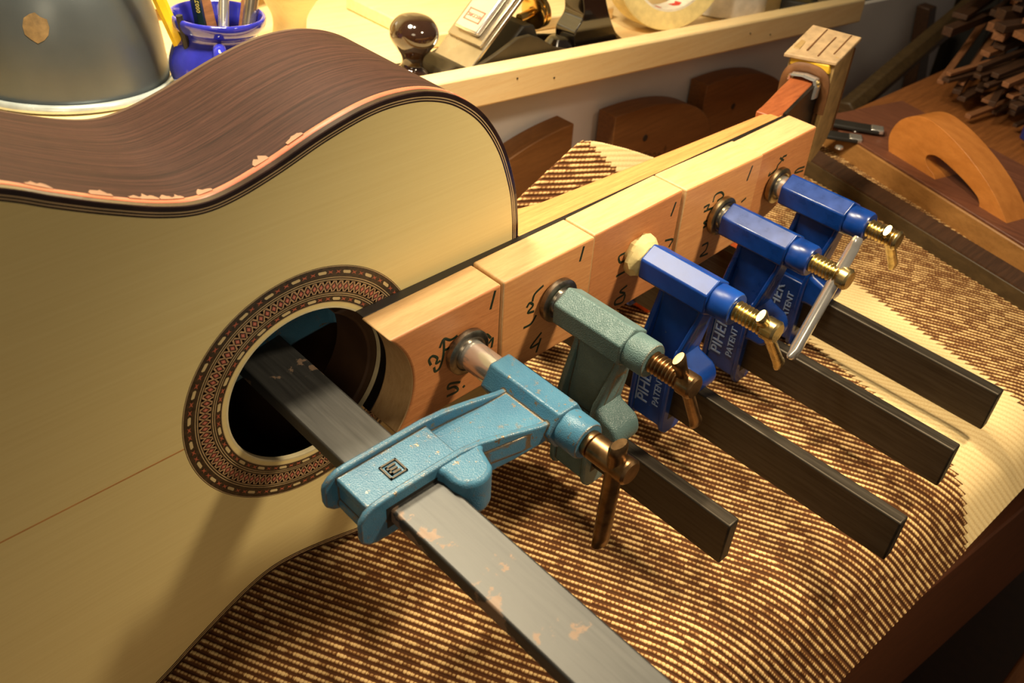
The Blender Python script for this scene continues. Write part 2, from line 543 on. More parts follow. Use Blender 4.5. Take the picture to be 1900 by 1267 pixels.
def build_rug():
    """t is the length along the cloth: negative climbs the fold at the back, large hangs down the front"""
    us = np.arange(-330, 800, PITCH / 5.0)
    ts = np.concatenate([np.linspace(-300, -242, 8), np.linspace(-240, -62, 130), np.linspace(-60, 262, 86)])
    NU, NT_ = len(us), len(ts)
    U_, T_ = np.meshgrid(us, ts, indexing='ij')
    X = np.clip((U_ - RUG_N[1] * T_) / RUG_N[0], -165, 770)
    # the fold at the back shifts the pattern sideways
    B = np.vectorize(rug_base)(X)
    dx = X - 314
    ridge = -9.5 - np.where(dx < 0, 0.33, 0.48) * np.sqrt(dx * dx + 60)
    cut = np.clip((X - 150) / 14, 0, 1) * np.clip((480 - X) / 60, 0, 1)
    H = np.maximum(0, ridge - B) * cut
    YF = (-191 - 0.13 * (X - 118)) + 26
    R = 44.0; A1 = math.radians(60)
    Y = -T_.copy(); Z = B.copy(); NY = np.zeros_like(X); NZ = np.ones_like(X)
    # front: bend over the edge and hang
    a = YF - Y
    th = np.clip(a / R, 0, A1)
    fr = a > 0
    rest = np.maximum(0, a - R * A1)
    Y = np.where(fr, YF - R * np.sin(th) - rest * math.cos(A1), Y)
    Z = np.where(fr, B - R * (1 - np.cos(th)) - rest * math.sin(A1), Z)
    NY = np.where(fr, -np.sin(th), NY); NZ = np.where(fr, np.cos(th), NZ)
    # back: climb, crest, fall behind
    c62, s62 = math.cos(math.radians(66)), math.sin(math.radians(66))
    q = -T_ - 60
    bk = q > 0
    full = H / s62
    up_ = q < full
    q2 = np.maximum(0, q - full)
    Yb = np.where(up_, 68 + q * c62, 68 + full * c62 + np.minimum(q2, 60) * 0.5)
    Yb = np.where(H < 1, np.minimum(60 + q, 101), Yb)
    Zb = np.where(up_, B + q * s62, B + H - np.minimum(q2 * 0.86, H))
    Y = np.where(bk, Yb, Y); Z = np.where(bk, Zb, Z)
    NY = np.where(bk & up_, -s62, NY); NZ = np.where(bk & up_, c62, NZ)
    Z += 1.5 * np.sin(X * 0.035 + 0.4) * np.sin(T_ * 0.03 + 1.0)
    # woven ribs stand proud
    U2 = np.where(bk, 0.93 * q + 0.34 * X, U_)
    e = X + 0.25 * T_ - np.where(bk, 0.98 * np.clip(q, 0, 200) * -1, 0)
    inband = (e > 378) & (e < 460)
    rib = np.abs(np.sin(U2 / PITCH * math.pi)) * np.where(inband, 0.12, 0.85)
    Y += NY * rib; Z += NZ * rib
    vs = np.stack([X, Y, Z], -1).reshape(-1, 3) * MM
    ii, jj = np.meshgrid(np.arange(NU - 1), np.arange(NT_ - 1), indexing='ij')
    k = (ii * NT_ + jj).ravel()
    fs = np.stack([k, k + 1, k + NT_ + 1, k + NT_], 1)
    me = bpy.data.meshes.new('rug')
    me.vertices.add(len(vs)); me.vertices.foreach_set('co', vs.astype(np.float32).ravel())
    me.loops.add(fs.size); me.loops.foreach_set('vertex_index', fs.astype(np.int32).ravel())
    me.polygons.add(len(fs)); me.polygons.foreach_set('loop_start', np.arange(0, fs.size, 4, dtype=np.int32))
    me.update(calc_edges=True)
    uv = np.stack([(X + np.where(bk, 0.98 * np.clip(q, 0, 200), 0)), T_], -1).reshape(-1, 2) * MM
    l = me.uv_layers.new(name='UVMap'); l.data.foreach_set('uv', uv[fs.ravel()].astype(np.float32).ravel())
    u1 = me.attributes.new('rib', 'FLOAT', 'POINT'); u1.data.foreach_set('value', (U2 / PITCH).astype(np.float32).ravel())
    me.polygons.foreach_set('use_smooth', [True] * len(fs))
    me.materials.append(MATS['rug_weave'])
    me.validate(); me.update()
    o = bpy.data.objects.new('rug', me); COL.objects.link(o)
    tag(o, 'brown and beige ribbed woven rug with a plain cream band draped over the workbench', 'rug')


build_rug()

bench = thing('workbench', 'dark brown wooden workbench under the ribbed rug', 'workbench', (250, 0, -900))
g = G()
prof = [(x, rug_base(x) - 9) for x in range(-420, 1300, 20)]
lo = [(x, -240) for x in (1280, -420)]
g.prism([(p[0], p[1]) for p in prof] + lo, 'y', -150, 105)
o = g.obj('bench_top', 'bench_wood', bench); o.location = (-0.25, 0, 0.9)
g = G()
g.hexa([(-420, -150, -430), (1280, -330, -430), (1280, -120, -430), (-420, -120, -430)],
       [(-420, -150, -236), (1280, -330, -236), (1280, -120, -236), (-420, -120, -236)])
o = g.obj('front_apron', 'bench_front_wood', bench, bevel=2); o.location = (-0.25, 0, 0.9)
for (lx, ly) in ((-380, -190), (1180, -190), (-380, 60), (1180, 60)):
    g = G(); g.box((lx, ly, -900), (lx + 70, ly + 60, -240))
    o = g.obj('leg', 'bench_front_wood', bench, bevel=2); o.location = (-0.25, 0, 0.9)
g = G(); g.box((-380, -190, -640), (1250, 100, -612))
o = g.obj('lower_shelf', 'bench_wood', bench, bevel=2); o.location = (-0.25, 0, 0.9)

g = G(); g.box((-1200, -1500, -920), (2200, 560, -900)); struct(g.obj('floor', 'inner_dark'))
g = G(); g.box((-1200, 520, -900), (2200, 560, 900)); struct(g.obj('wall_back', 'cream_board'))
g = G()
pz = lambda x: 16.6 - 0.1036 * (x - 263) - 26.8
g.hexa([(-440, 244, -330), (1290, 244, -330), (1290, 253, -330), (-440, 253, -330)],
       [(-440, 244, pz(-440) - 0.2), (1290, 244, pz(1290) - 0.2), (1290, 253, pz(1290) - 0.2), (-440, 253, pz(-440) - 0.2)])
struct(g.obj('trim_1', 'panel_white', bevel=0.5))
g = G(); g.box((240, 108, -330), (830, 243, -170)); struct(g.obj('trim_2', 'bench_wood', bevel=1))

# ------------------------------------------------------------------ guitar
HALF = [(137.5, 0), (137.4, 14), (137.0, 29), (135.6, 46), (132.2, 64), (123.2, 88), (109.8, 108), (93.5, 121.5), (77, 128.6), (60, 131.4),
        (42.5, 130.8), (20.7, 126.2), (-3, 119), (-22, 114.6), (-36, 114.0), (-50.5, 118), (-68.8, 126.4), (-85, 135), (-101, 144), (-140, 162), (-190, 173),
        (-235, 174), (-275, 164), (-310, 142), (-334, 108), (-346, 60), (-349, 20), (-349, 0)]
up = catmull(HALF, 10)
dn = up[::-1][1:-1] * np.array([1, -1])
OUT = np.vstack([up, dn])                      # closed outline, (x, z)
NO = len(OUT)
_t = np.roll(OUT, -1, 0) - np.roll(OUT, 1, 0)
_t /= np.linalg.norm(_t, axis=1)[:, None]
NRM = np.stack([_t[:, 1], -_t[:, 0]], 1)       # inward / outward
if np.mean(np.sum(NRM * OUT, 1)) < 0:
    NRM = -NRM                                 # outward normal
ARC = np.concatenate([[0], np.cumsum(np.linalg.norm(np.diff(OUT, axis=0), axis=1))])
DEPTH = 90.5
HOLE = 42.5

guitar = thing('guitar', 'unfinished acoustic guitar body lying on its side with pale spruce top and rosewood sides', 'guitar')


def outline(off):
    return OUT + NRM * off


def ring(g, a, ya, b, yb, mi=0, uv=None):
    """strip between two closed outlines"""
    vs = [(p[0], ya, p[1]) for p in a] + [(p[0], yb, p[1]) for p in b]
    fs = [(i, (i + 1) % NO, NO + (i + 1) % NO, NO + i) for i in range(NO)]
    g.add(vs, fs, mi)


# soundboard
g = G()
NR = 6
ang = np.arctan2(OUT[:, 1], OUT[:, 0])
inner = outline(-2.2)
rows = []
for yy in (0.0, 2.6):
    for k in range(NR + 1):
        t = k / NR
        hole = np.stack([np.cos(ang), np.sin(ang)], 1) * HOLE
        rows.append([(p[0], yy, p[1]) for p in hole * (1 - t) + inner * t])
for r in rows:
    g.v += r
for side in (0, 1):
    for k in range(NR):
        a = (side * (NR + 1) + k) * NO; b = a + NO
        for i in range(NO):
            j = (i + 1) % NO
            q = (a + i, a + j, b + j, b + i)
            g.f.append(q if side else q[::-1])
a = 0; b = (NR + 1) * NO
for i in range(NO):
    j = (i + 1) % NO
    g.f.append((a + i, a + j, b + j, b + i))
g.mi = [0] * len(g.f)
sb = g.obj('soundboard', 'spruce', guitar)
# centre joint, a hair-thin darker glue line
g = G(); g.box((-347, -0.12, -0.35), (-64.6, 0.2, 0.35)); g.obj('centre_joint', 'cedar', sb, smooth=False)

# rosewood ribs with grain that follows the bend
g = G()
n0 = NO + 1
ys = [6.3, 20, 45, 70, DEPTH]
INN = outline(-2.2)
for y in ys:
    for i in range(n0):
        p = OUT[i % NO]; g.v.append((p[0], y, p[1]))
for y in (2.7, DEPTH):
    for i in range(n0):
        p = INN[i % NO]; g.v.append((p[0], y, p[1]))
uvs = []
for y in ys:
    for i in range(n0):
        uvs.append((ARC[min(i, NO - 1)] * MM + (0.002 if i == NO else 0), y * MM))
for k in range(len(ys) - 1):
    for i in range(NO):
        g.f.append((k * n0 + i, k * n0 + i + 1, (k + 1) * n0 + i + 1, (k + 1) * n0 + i))
kb = len(ys) * n0
uvs += [(ARC[min(i, NO - 1)] * MM, yy_) for yy_ in (0.0027, 0.09) for i in range(n0)]
for i in range(NO):
    g.f.append((kb + i, kb + n0 + i, kb + n0 + i + 1, kb + i + 1))
g.mi = [0] * len(g.f); g.uv = uvs
rib = g.obj('side', 'rosewood', guitar, ang=60)
# back plate
g = G()
g.v = [(p[0], DEPTH, p[1]) for p in OUT] + [(p[0], DEPTH + 2.4, p[1]) for p in outline(-0.3)] + [(-60, DEPTH, 0), (-60, DEPTH + 4, 0)]
for i in range(NO):
    j = (i + 1) % NO
    g.f += [(i, j, NO + j, NO + i), (j, i, 2 * NO), (NO + i, NO + j, 2 * NO + 1)]
g.mi = [0] * len(g.f)
g.obj('back', 'inner_dark', guitar)

# binding, reddish side strip, purfling lines
g = G()
ring(g, outline(-2.2), -0.05, outline(-0.3), -0.05); ring(g, outline(-0.3), -0.05, outline(0.05), 0.35)
ring(g, outline(0.05), 0.35, outline(0.05), 3.2)
g.obj('binding', 'binding_dark', guitar)
g = G(); ring(g, outline(0.06), 3.2, outline(0.3), 3.6); ring(g, outline(0.3), 3.6, outline(0.4), 5.0); ring(g, outline(0.4), 5.0, outline(0.3), 6.2); ring(g, outline(0.3), 6.2, outline(-0.1), 6.6)
g.obj('side_strip', 'strip_red', guitar)
for a, b, mt in ((-2.7, -2.2, 'line_light'), (-3.4, -2.7, 'binding_dark'), (-3.85, -3.4, 'line_light'), (-4.6, -3.85, 'binding_dark')):
    g = G(); ring(g, outline(a), -0.06, outline(b), -0.06)
    g.obj('purfling_line', mt, guitar)

# torn splinters left along the strip
up_arc = [(-88, 1.6, 5.2), (-69, 1.7, 4.6), (-58, 1.2, 2.4), (-52, 1.6, 4.0), (-46, 1.2, 3.0), (-42, 1.2, 2.6), (-31, 1.4, 3.4), (-6, 1.8, 3.8), (12, 1.9, 4.4)]
for (px, hgt, ln) in up_arc:
    i = min(range(NO // 2), key=lambda k: abs(OUT[k, 0] - px) + (500 if OUT[k, 1] < 0 else 0))
    p = OUT[i]; tx = -_t[i] if _t[i][0] < 0 else _t[i]; nn = NRM[i]
    g = G(); pts = []; n = 7
    for k in range(n):
        u = (k / (n - 1) - 0.5) * ln * 1.8
        h = 6.3 + random.uniform(0.35, 1.0) * hgt * 3.0 * (1 - abs(2 * k / (n - 1) - 1) ** 2 * 0.7)
        pts.append((u, h))
    base = []
    top = []
    for u, h in [(-ln * 0.9, 5.6)] + pts + [(ln * 0.9, 5.6)]:
        base.append((p[0] + tx[0] * u + nn[0] * 0.02, h, p[1] + tx[1] * u + nn[1] * 0.02))
        lift = 0.5 + 0.3 * random.random()
        top.append((p[0] + tx[0] * u + nn[0] * lift, h, p[1] + tx[1] * u + nn[1] * lift))
    g.hexa(base, top)
    g.obj('splinter', 'splinter_mat', guitar, smooth=False)


# rosette
def annulus(g, r0, r1, y, seg=160, mi=0, a0=0.0, a1=2 * math.pi):
    vs = []; fs = []
    n = seg
    for k in range(n + 1):
        a = a0 + (a1 - a0) * k / n
        for r in (r0, r1):
            vs.append((r * math.cos(a), y, r * math.sin(a)))
    for k in range(n):
        fs.append((2 * k, 2 * k + 2, 2 * k + 3, 2 * k + 1))
    g.add(vs, fs, mi)


ros = G(); annulus(ros, 45.4, 64.5, -0.05)
rosette = ros.obj('rosette', 'rosette_dark', guitar, smooth=False)
for r0, r1 in ((63.9, 64.2), (58.2, 58.55), (57.1, 57.45), (49.9, 50.25), (48.9, 49.2), (45.4, 45.75)):
    g = G(); annulus(g, r0, r1, -0.08); g.obj('inlay_line', 'line_light', rosette, smooth=False)
g = G(); annulus(g, 51.0, 56.6, -0.08); g.obj('mosaic_ring', 'rosette_beige', rosette, smooth=False)
tile = G()
for k, (w2, h2, yy) in enumerate(((1.62, 2.55, -0.11), (1.08, 1.55, -0.13), (0.5, 0.75, -0.15))):
    tile.add([(-w2, yy, 0), (0, yy, -h2), (w2, yy, 0), (0, yy, h2)], [(0, 1, 2, 3)], k)
for sx in (-1, 1):
    for sz in (-1, 1):
        tile.add([(sx * 1.75, -0.105, sz * 1.1), (sx * 1.75 - 0.8, -0.105, sz * 2.75), (sx * 1.75 + 0.8, -0.105, sz * 2.75)], [(0, 1, 2)], 0)
tile_me = tile.mesh('diamond_tile', ['tile_black', 'tile_pink', 'tile_rose'])


def place_tile(me, name, r, a, parent):
    o = bpy.data.objects.new(name, me); COL.objects.link(o)
    o.parent = parent
    o.location = (r * math.cos(a) * MM, 0, r * math.sin(a) * MM)
    o.rotation_euler = (0, math.pi / 2 - a, 0)
    return o


ND = 96
for k in range(ND):
    a = 2 * math.pi * (k + 0.5) / ND
    if 53.7 * math.cos(a) > 20 and abs(53.7 * math.sin(a)) < 28.5:
        continue
    place_tile(tile_me, 'diamond_tile', 53.8, a, rosette)
bone = G(); bone.add([(-2.3, -0.1, 0.2), (-1.6, -0.1, -0.75), (2.0, -0.1, -0.75), (2.4, -0.1, -0.1), (1.7, -0.1, 0.75), (-2.0, -0.1, 0.75)], [(0, 1, 2, 3, 4, 5)], 0)
bone_me = bone.mesh('dash_tile', 'tile_bone')
arrow = G(); arrow.add([(-1.3, -0.1, -0.95), (0.1, -0.1, -0.35), (1.4, -0.1, -0.9), (0.7, -0.1, 0.0), (1.4, -0.1, 0.9), (0.1, -0.1, 0.35), (-1.3, -0.1, 0.95), (-0.5, -0.1, 0)], [(0, 1, 2, 3, 4, 5, 6, 7)], 0)
arrow_me = arrow.mesh('arrow_tile', 'tile_red')
for r, n in ((61.2, 28), (47.3, 22)):
    for k in range(n):
        for off, me, nm in ((0.0, bone_me, 'dash_tile'), (0.36, arrow_me, 'arrow_tile'), (0.68, arrow_me, 'arrow_tile')):
            a = 2 * math.pi * (k + off) / n
            if r * math.cos(a) > 20 and abs(r * math.sin(a)) < 29.5:
                continue
            place_tile(me, nm, r, a, rosette)

# neck, fretboard, headstock, inner structure
def fb_half(x):
    return 30.9 - (x - 40) / 352 * 4.6


g = G()
arc = [(HOLE * math.cos(a), HOLE * math.sin(a)) for a in np.linspace(-0.815, 0.815, 21)]
poly = [(x, z) for x, z in arc] + [(392, 26.3), (392, -26.3)]
g.prism(poly, 'y', -6.4, -0.05)
g.obj('fretboard', 'ebony', guitar, bevel=0.4)
g = G()
rows = []
xsn = [137.5, 142, 150, 160, 175, 200, 240, 300, 360, 392]
for x in xsn:
    hw = fb_half(x) - 0.3
    dp = 21 + 0.6 * (392 - x) / 100 + 45 * max(0, 1 - (x - 137.5) / 42) ** 2
    fl = 4.0 + 16 * max(0, 1 - (x - 137.5) / 300)
    r = [(hw, 0.0), (hw, fl * 0.5), (hw, fl)]
    for q in np.linspace(0.15, 1.0, 9):
        a = q * math.pi / 2
        r.append((hw * math.cos(a), fl + (dp - fl) * math.sin(a)))
    full = [(x, y, z) for z, y in r] + [(x, y, -z) for z, y in r[::-1][1:]]
    rows.append(full)
nn_ = len(rows[0])
for r in rows:
    g.v += r
for k in range(len(rows) - 1):
    for i in range(nn_ - 1):
        g.f.append((k * nn_ + i, k * nn_ + i + 1, (k + 1) * nn_ + i + 1, (k + 1) * nn_ + i))
    g.f.append((k * nn_ + nn_ - 1, k * nn_, (k + 1) * nn_, (k + 1) * nn_ + nn_ - 1))
g.f.append(tuple(range(nn_))); g.f.append(tuple((len(rows) - 1) * nn_ + i for i in range(nn_))[::-1])
g.mi = [0] * len(g.f)
g.obj('neck', 'cedar', guitar, ang=30)
# headstock, tilted back
TILT = math.radians(11.5)
HR = Matrix.Rotation(TILT, 3, 'Z')


def hs(u, v, z):
    p = HR @ Vector((u, v, 0)); return (391 + p.x, 0.0 + p.y, z)


g = G()
pro = [(-4, 26.0), (8, 26.3), (20, 27.5), (35, 29.5), (60, 31.5), (90, 33.2), (106, 33.5)]
for s in range(2):
    pass
a_ = [hs(u, 0.0, z) for u, z in pro] + [hs(u, 0.0, -z) for u, z in pro[::-1]]
b_ = [hs(u, 17.0, z) for u, z in pro] + [hs(u, 17.0, -z) for u, z in pro[::-1]]
g.hexa(a_, b_)
hd = g.obj('headstock', 'headstock_wood', guitar, bevel=0.8)
g = G(); g.hexa([hs(4, -2.4, z) for z in (-28,)] + [hs(100, -2.4, -33.6), hs(100, -2.4, 33.6), hs(4, -2.4, 26.8)],
                [hs(4, 0.05, -28)] + [hs(100, 0.05, -33.6), hs(100, 0.05, 33.6), hs(4, 0.05, 26.8)])
g.obj('head_veneer', 'ebony', hd)
# inside the body
g = G(); g.box((104, 2.7, -36), (135, 90, 36)); g.obj('neck_block', 'cedar', guitar, bevel=1)
for x0 in (66, -72):
    g = G(); g.box((x0, 2.7, -118), (x0 + 7, 14, 118) if x0 > 0 else (x0 + 7, 16, 112)); g.obj('brace', 'cedar', guitar, bevel=1)
g = G()
for s_, sg in ((1, 1), (-1, -1)):
    pass
ring(g, outline(-2.4), 2.7, outline(-8), 2.7); ring(g, outline(-8), 2.7, outline(-2.4), 14)
g.obj('lining', 'cedar', guitar)
g = G()
annulus(g, 42.52, 42.52, 0)  # rim line kept thin
arcw = []
g = G()
seg = 120
vs = []; fs = []
for k in range(seg):
    a = 2 * math.pi * k / seg
    for r, y in ((42.45, -0.06), (43.4, -0.06), (42.3, 0.25), (42.3, 2.6)):
        vs.append((r * math.cos(a), y, r * math.sin(a)))
for k in range(seg):
    j = (k + 1) % seg
    fs += [(4 * k, 4 * k + 1, 4 * j + 1, 4 * j), (4 * k, 4 * j, 4 * j + 2, 4 * k + 2), (4 * k + 2, 4 * j + 2, 4 * j + 3, 4 * k + 3)]
g.add(vs, fs)
g.obj('soundhole_edge', 'white_edge', guitar)

# clamping block inside the body, seen through the soundhole
g = G()
arc = [(37.5 * math.cos(a), 37.5 * math.sin(a)) for a in np.linspace(-1.02, 1.02, 21)]
g.prism(arc + [(64, 32), (64, -32)], 'y', 2.9, 31.5)
tag(g.obj('inner_block', 'inner_dark', bevel=1.2), 'curved brown wooden clamping block inside the soundhole under the top', 'block')

# ------------------------------------------------------------------ cauls
MARKS = [
    [[(93.0, 30.1), (90.2, 19.7)], [(51.4, 4.1), (50.3, 8.0), (52.5, 9.3), (55.5, 6.4), (54.8, 3.4), (57.5, 3.7)], [(57.1, 12.1), (59.7, 16.3), (64.0, 13.5), (68.4, 14.0)], [(59.7, 15.7), (59.5, 7.3), (57.3, -0.2), (54.2, -1.6), (53.4, 1.7)], [(59.7, 9.0), (64.1, 8.8)], [(91.3, 0.5), (88.1, 4.5), (86.9, 1.5), (89.7, -2.2), (92.7, -0.2), (92.1, -6.3)], [(70.8, -18.2), (63.6, -15.4), (62.6, -18.1), (66.9, -19.2), (69.1, -23.3), (61.7, -22.9)], [(72.8, -22.0), (73.7, -23.3)]],
    [[(156.5, 30.6), (154.5, 21.6)], [(115.5, 9.1), (117.5, 11.2), (120.2, 8.3), (116.6, 5.3), (121.3, 3.9)], [(127.1, 18.2), (120.9, 15.5), (119.5, 11.2)], [(123.3, 0.4), (119.8, -3.7), (114.1, -3.9)], [(128.8, -14.3), (120.8, -21.0), (128.2, -21.1)], [(128.6, -18.2), (125.8, -27.1)]],
    [[(237.0, 27.7), (234.4, 18.9)], [(201.9, -16.6), (195.8, -18.4), (200.9, -22.2), (193.3, -23.1), (193.0, -26.6), (199.9, -28.0), (201.4, -23.0)], [(195.1, 9.5), (189.9, 9.1), (191.8, 4.3), (197.0, 4.1)], [(189.9, -4.7), (197.8, -4.6)], [(232.9, 2.3), (240.8, 0.0), (238.2, -4.4)]],
    [[(311.5, 27.5), (308.9, 17.5)], [(265.0, 14.3), (270.4, 14.3), (269.4, 11.3), (276.0, 10.2), (266.0, 10.9)], [(274.2, 14.7), (275.1, 19.3), (281.0, 19.2), (284.7, 15.2), (278.7, 13.9)], [(308.1, 2.1), (312.9, 3.5)], [(272.1, 2.2), (268.6, 2.2), (272.8, -1.4), (268.8, -1.6)], [(272.2, -16.6), (278.3, -16.9), (277.8, -22.2), (272.6, -24.8), (281.1, -26.2)]],
    [[(356.3, 19.3), (351.9, 19.3), (351.2, 16.8), (347.7, 14.7), (347.0, 12.1), (339.3, 9.8), (340.0, 12.3)], [(348.1, 20.0), (354.1, 16.2)], [(386.4, 0.6), (377.4, 1.9), (374.6, -0.1), (385.8, -2.1)]],
]
CAULS = [
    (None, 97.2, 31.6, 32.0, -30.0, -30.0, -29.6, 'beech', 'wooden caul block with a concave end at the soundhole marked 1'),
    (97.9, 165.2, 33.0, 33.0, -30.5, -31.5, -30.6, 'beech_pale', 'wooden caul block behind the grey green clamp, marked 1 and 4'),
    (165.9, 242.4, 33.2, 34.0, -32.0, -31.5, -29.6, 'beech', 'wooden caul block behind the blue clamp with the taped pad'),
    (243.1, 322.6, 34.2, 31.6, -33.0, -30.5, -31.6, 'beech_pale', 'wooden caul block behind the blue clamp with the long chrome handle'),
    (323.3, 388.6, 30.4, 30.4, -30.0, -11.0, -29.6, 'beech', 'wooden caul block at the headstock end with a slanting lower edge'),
]
CAULFRONT = []
for ci, (x0, x1, zt0, zt1, zb0, zb1, yf, mt, lab) in enumerate(CAULS):
    t = thing('caul_block', lab, 'caul block', (x1, -18, -30), group='wooden cauls along the fretboard')
    off = Vector((-x1 * MM, 18 * MM, 30 * MM))
    g = G()
    if x0 is None:
        R_ = 44.5
        arc = [(math.sqrt(max(0, R_ ** 2 - z * z)) - 4.0, z) for z in np.linspace(zb0, zt0, 22)]
        poly = arc + [(x1, zt1), (x1, zb1)]
    elif ci == 4:
        poly = [(x0, zt0), (x1, zt1), (x1 + 1, zb1), (x0 + 28, zb0 + 5.5), (x0, zb0 - 2)]
    else:
        poly = [(x0, zt0), (x1, zt1), (x1, zb1), (x0, zb0)]
    g.prism(poly, 'y', yf, -6.6)
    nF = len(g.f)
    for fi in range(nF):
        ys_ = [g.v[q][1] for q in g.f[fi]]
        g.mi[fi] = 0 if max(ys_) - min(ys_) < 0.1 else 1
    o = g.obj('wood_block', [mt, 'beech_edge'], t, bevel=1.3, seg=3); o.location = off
    CAULFRONT.append(yf)
    for st in MARKS[ci]:
        g = G()
        sm = catmull([(p[0], p[1]) for p in st], 5)
        g.tube([(p[0], yf - 0.02, p[1]) for p in sm], 0.8, 8, flat=0.14, up=(0, 1, 0))
        o = g.obj('ink_mark', 'ink', t); o.location = off

# ------------------------------------------------------------------ clamps
def hexring(r, rot=30):
    return [(r * math.cos(math.radians(rot + 60 * k)), r * math.sin(math.radians(rot + 60 * k))) for k in range(6)]


def make_clamp(label, loc, rot, paint, screw, pad_mat, ext, bar_mat, bar_end, bar_back, pad_r, handle, handle_mat, group, text, taped=False, emblem=False, bar_w=30, zbar=-78, jaw_paint=None):
    """local frame: screw axis along -Y through the origin, bar at -Z, pad face at y = 0"""
    t = thing('bar_clamp', label, 'clamp', loc, rot, group)
    jaw_paint = jaw_paint or paint
    e = -ext
    # swivel pad
    g = G()
    if taped:
        g.lathe([(5, -0.2), (12.4, -0.2), (13.4, -2.2), (13.0, -4.8), (11.4, -7.2), (8.5, -9.2), (7.2, -11)][::1], (0, 0, 0), (0, 1, 0), 22, jit=0.055)
        g.obj('tape_wrap', 'masking', t, ang=20)
        g = G(); g.cyl((0, -9, 0), (0, -14, 0), 6.6); g.obj('spindle', 'zinc_gold', t)
    else:
        g.lathe([(pad_r - 1.5, -0.1), (pad_r, -1.2), (pad_r, -4.0), (pad_r - 1.2, -5.0), (pad_r - 3.2, -5.2), (pad_r - 4.0, -4.6), (6, -4.6)], (0, 0, 0), (0, 1, 0), 40)
        g.obj('swivel_pad', pad_mat, t)
        g = G(); g.cyl((0, -4.5, 0), (0, -10 + e, 0), 7.4 if ext < 5 else 8.0, seg=32)
        g.obj('spindle', 'chrome', t)
    # sliding arm casting: hexagon barrel, collar, web with flanges, bar sleeve
    arm = G()
    hx = hexring(12.2)
    arm.prism(hx, 'y', -55.5 + e, -8.5 + e)
    y0, y1 = -21 + e, -53 + e       # flange positions at the barrel
    yb0, yb1 = -17 + e, -45 + e     # at the bar
    zt, zb = -8, -106
    web = [(y0 - 2, zt + 4), (y1 + 2, zt + 4), (y1 + 2, -24), (yb1 + 2, -58), (yb1 + 2, zb + 4), (yb0 - 2, zb + 4), (yb0 - 2, -58), (y0 - 2, -24)]
    arm.prism(web, 'x', -4.6, 4.6)
    for (ya, yb, s_) in ((y0, yb0, -1), (y1, yb1, 1)):
        st_ = []
        for zz, ww, th in ((-5, 4.6, 3.0), (-14, 6.0, 3.2), (-28, 8.6, 3.4), (-44, 10.8, 3.4), (-56, 11.6, 3.4), (-95, 11.6, 3.4), (-101, 11.2, 3.3), (-105, 9.6, 3.1), (-108, 6.6, 2.7), (-109, 3.0, 2.2)):
            q = min(1, max(0, (-zz - 5) / 51))
            yy = ya + (yb - ya) * (q * q * (3 - 2 * q))
            st_.append([(-ww, yy, zz), (ww, yy, zz), (ww, yy + s_ * th, zz), (-ww, yy + s_ * th, zz)])
        fl_v = [p for r in st_ for p in r]; fl_f = [(0, 1, 2, 3)]
        for k in range(len(st_) - 1):
            for q in range(4):
                fl_f.append((4 * k + q, 4 * k + 4 + q, 4 * k + 4 + (q + 1) % 4, 4 * k + (q + 1) % 4))
        n4 = 4 * (len(st_) - 1); fl_f.append((n4 + 3, n4 + 2, n4 + 1, n4))
        if s_ > 0:
            fl_f = [f[::-1] for f in fl_f]
        arm.add(fl_v, fl_f)
    # raised plate over the bar on both faces
    for a0, a1 in ((4.4, 9.2), (-9.2, -4.4)):
        arm.prism([(yb0 - 3, -55), (yb1 + 3, -55), (yb1 + 3, -103), (yb0 - 3, -103)], 'x', a0, a1)
    arm.obj('sliding_arm', paint, t, bevel=1.3, seg=3)
    g = G(); g.lathe([(9.2, 0), (9.8, -1.5), (9.8, -12.5), (9.0, -14)], (0, -55 + e, 0), (0, 1, 0), 32)
    g.obj('collar', paint, t)
    g = G(); g.box((-6.0, yb1 - 0.15, zbar - bar_w / 2 - 2.2), (6.0, yb1 + 1, zbar + bar_w / 2 + 1.5)); g.obj('slot_shade_plate', 'black_matte', t, smooth=False)  # black plate painting the shade of the opening around the bar
    # rounded lug with the locking serrations
    g = G()
    lugp = [(yb1 + 3, -40), (yb1 - 3, -46)] + [(yb1 - 6.0 + 11 * math.cos(q), -58 + 11 * math.sin(q)) for q in np.linspace(2.2, 4.3, 10)] + [(yb1 - 3, -68), (yb1 + 3, -70)]
    g.prism(lugp, 'x', -10.5, 10.5)
    g.obj('lug', paint, t, bevel=2.4, seg=3)
    g = G()
    for k in range(6):
        yy = yb1 + 2.0 - k * 1.9
        g.add([(-4, yy, -62.6), (4, yy, -62.6), (4, yy - 1.7, -62.6), (-4, yy - 1.7, -62.6), (-4, yy - 0.85, -64.0), (4, yy - 0.85, -64.0)],
              [(0, 1, 2, 3), (0, 4, 5, 1), (3, 2, 5, 4), (0, 3, 4), (1, 5, 2)])
    g.obj('serrated_grip', 'bar_dark', t, smooth=False)
    # threaded screw with a smooth drilled head
    pr = [(5.2, 0)]
    L0 = 17.0; pitch = 2.3
    k = 0.0
    while k < L0:
        pr += [(4.6, -k), (5.9, -k - pitch * 0.35), (5.9, -k - pitch * 0.55), (4.6, -k - pitch * 0.95)]; k += pitch
    if ext > 5:
        pr = [(6.2, 0), (6.6, -1), (6.6, -3.5)]; k = 3.6
    hd_r = 6.6
    y_s = -68.5 + e
    yend = handle['y']
    pr += [(hd_r - 0.8, -k), (hd_r, -k - 1), (hd_r, yend - 6.5 - y_s), (hd_r - 1.2, yend - 7.8 - y_s)]
    g = G(); g.lathe(pr, (0, y_s, 0), (0, 1, 0), 32)
    g.obj('screw', screw, t)
    # tommy bar
    a = Vector((handle['a'][0], yend, handle['a'][1])); b = Vector((handle['b'][0], yend, handle['b'][1]))
    d = (b - a).normalized()
    side = d.cross(Vector((0, 1, 0)))
    g = G()
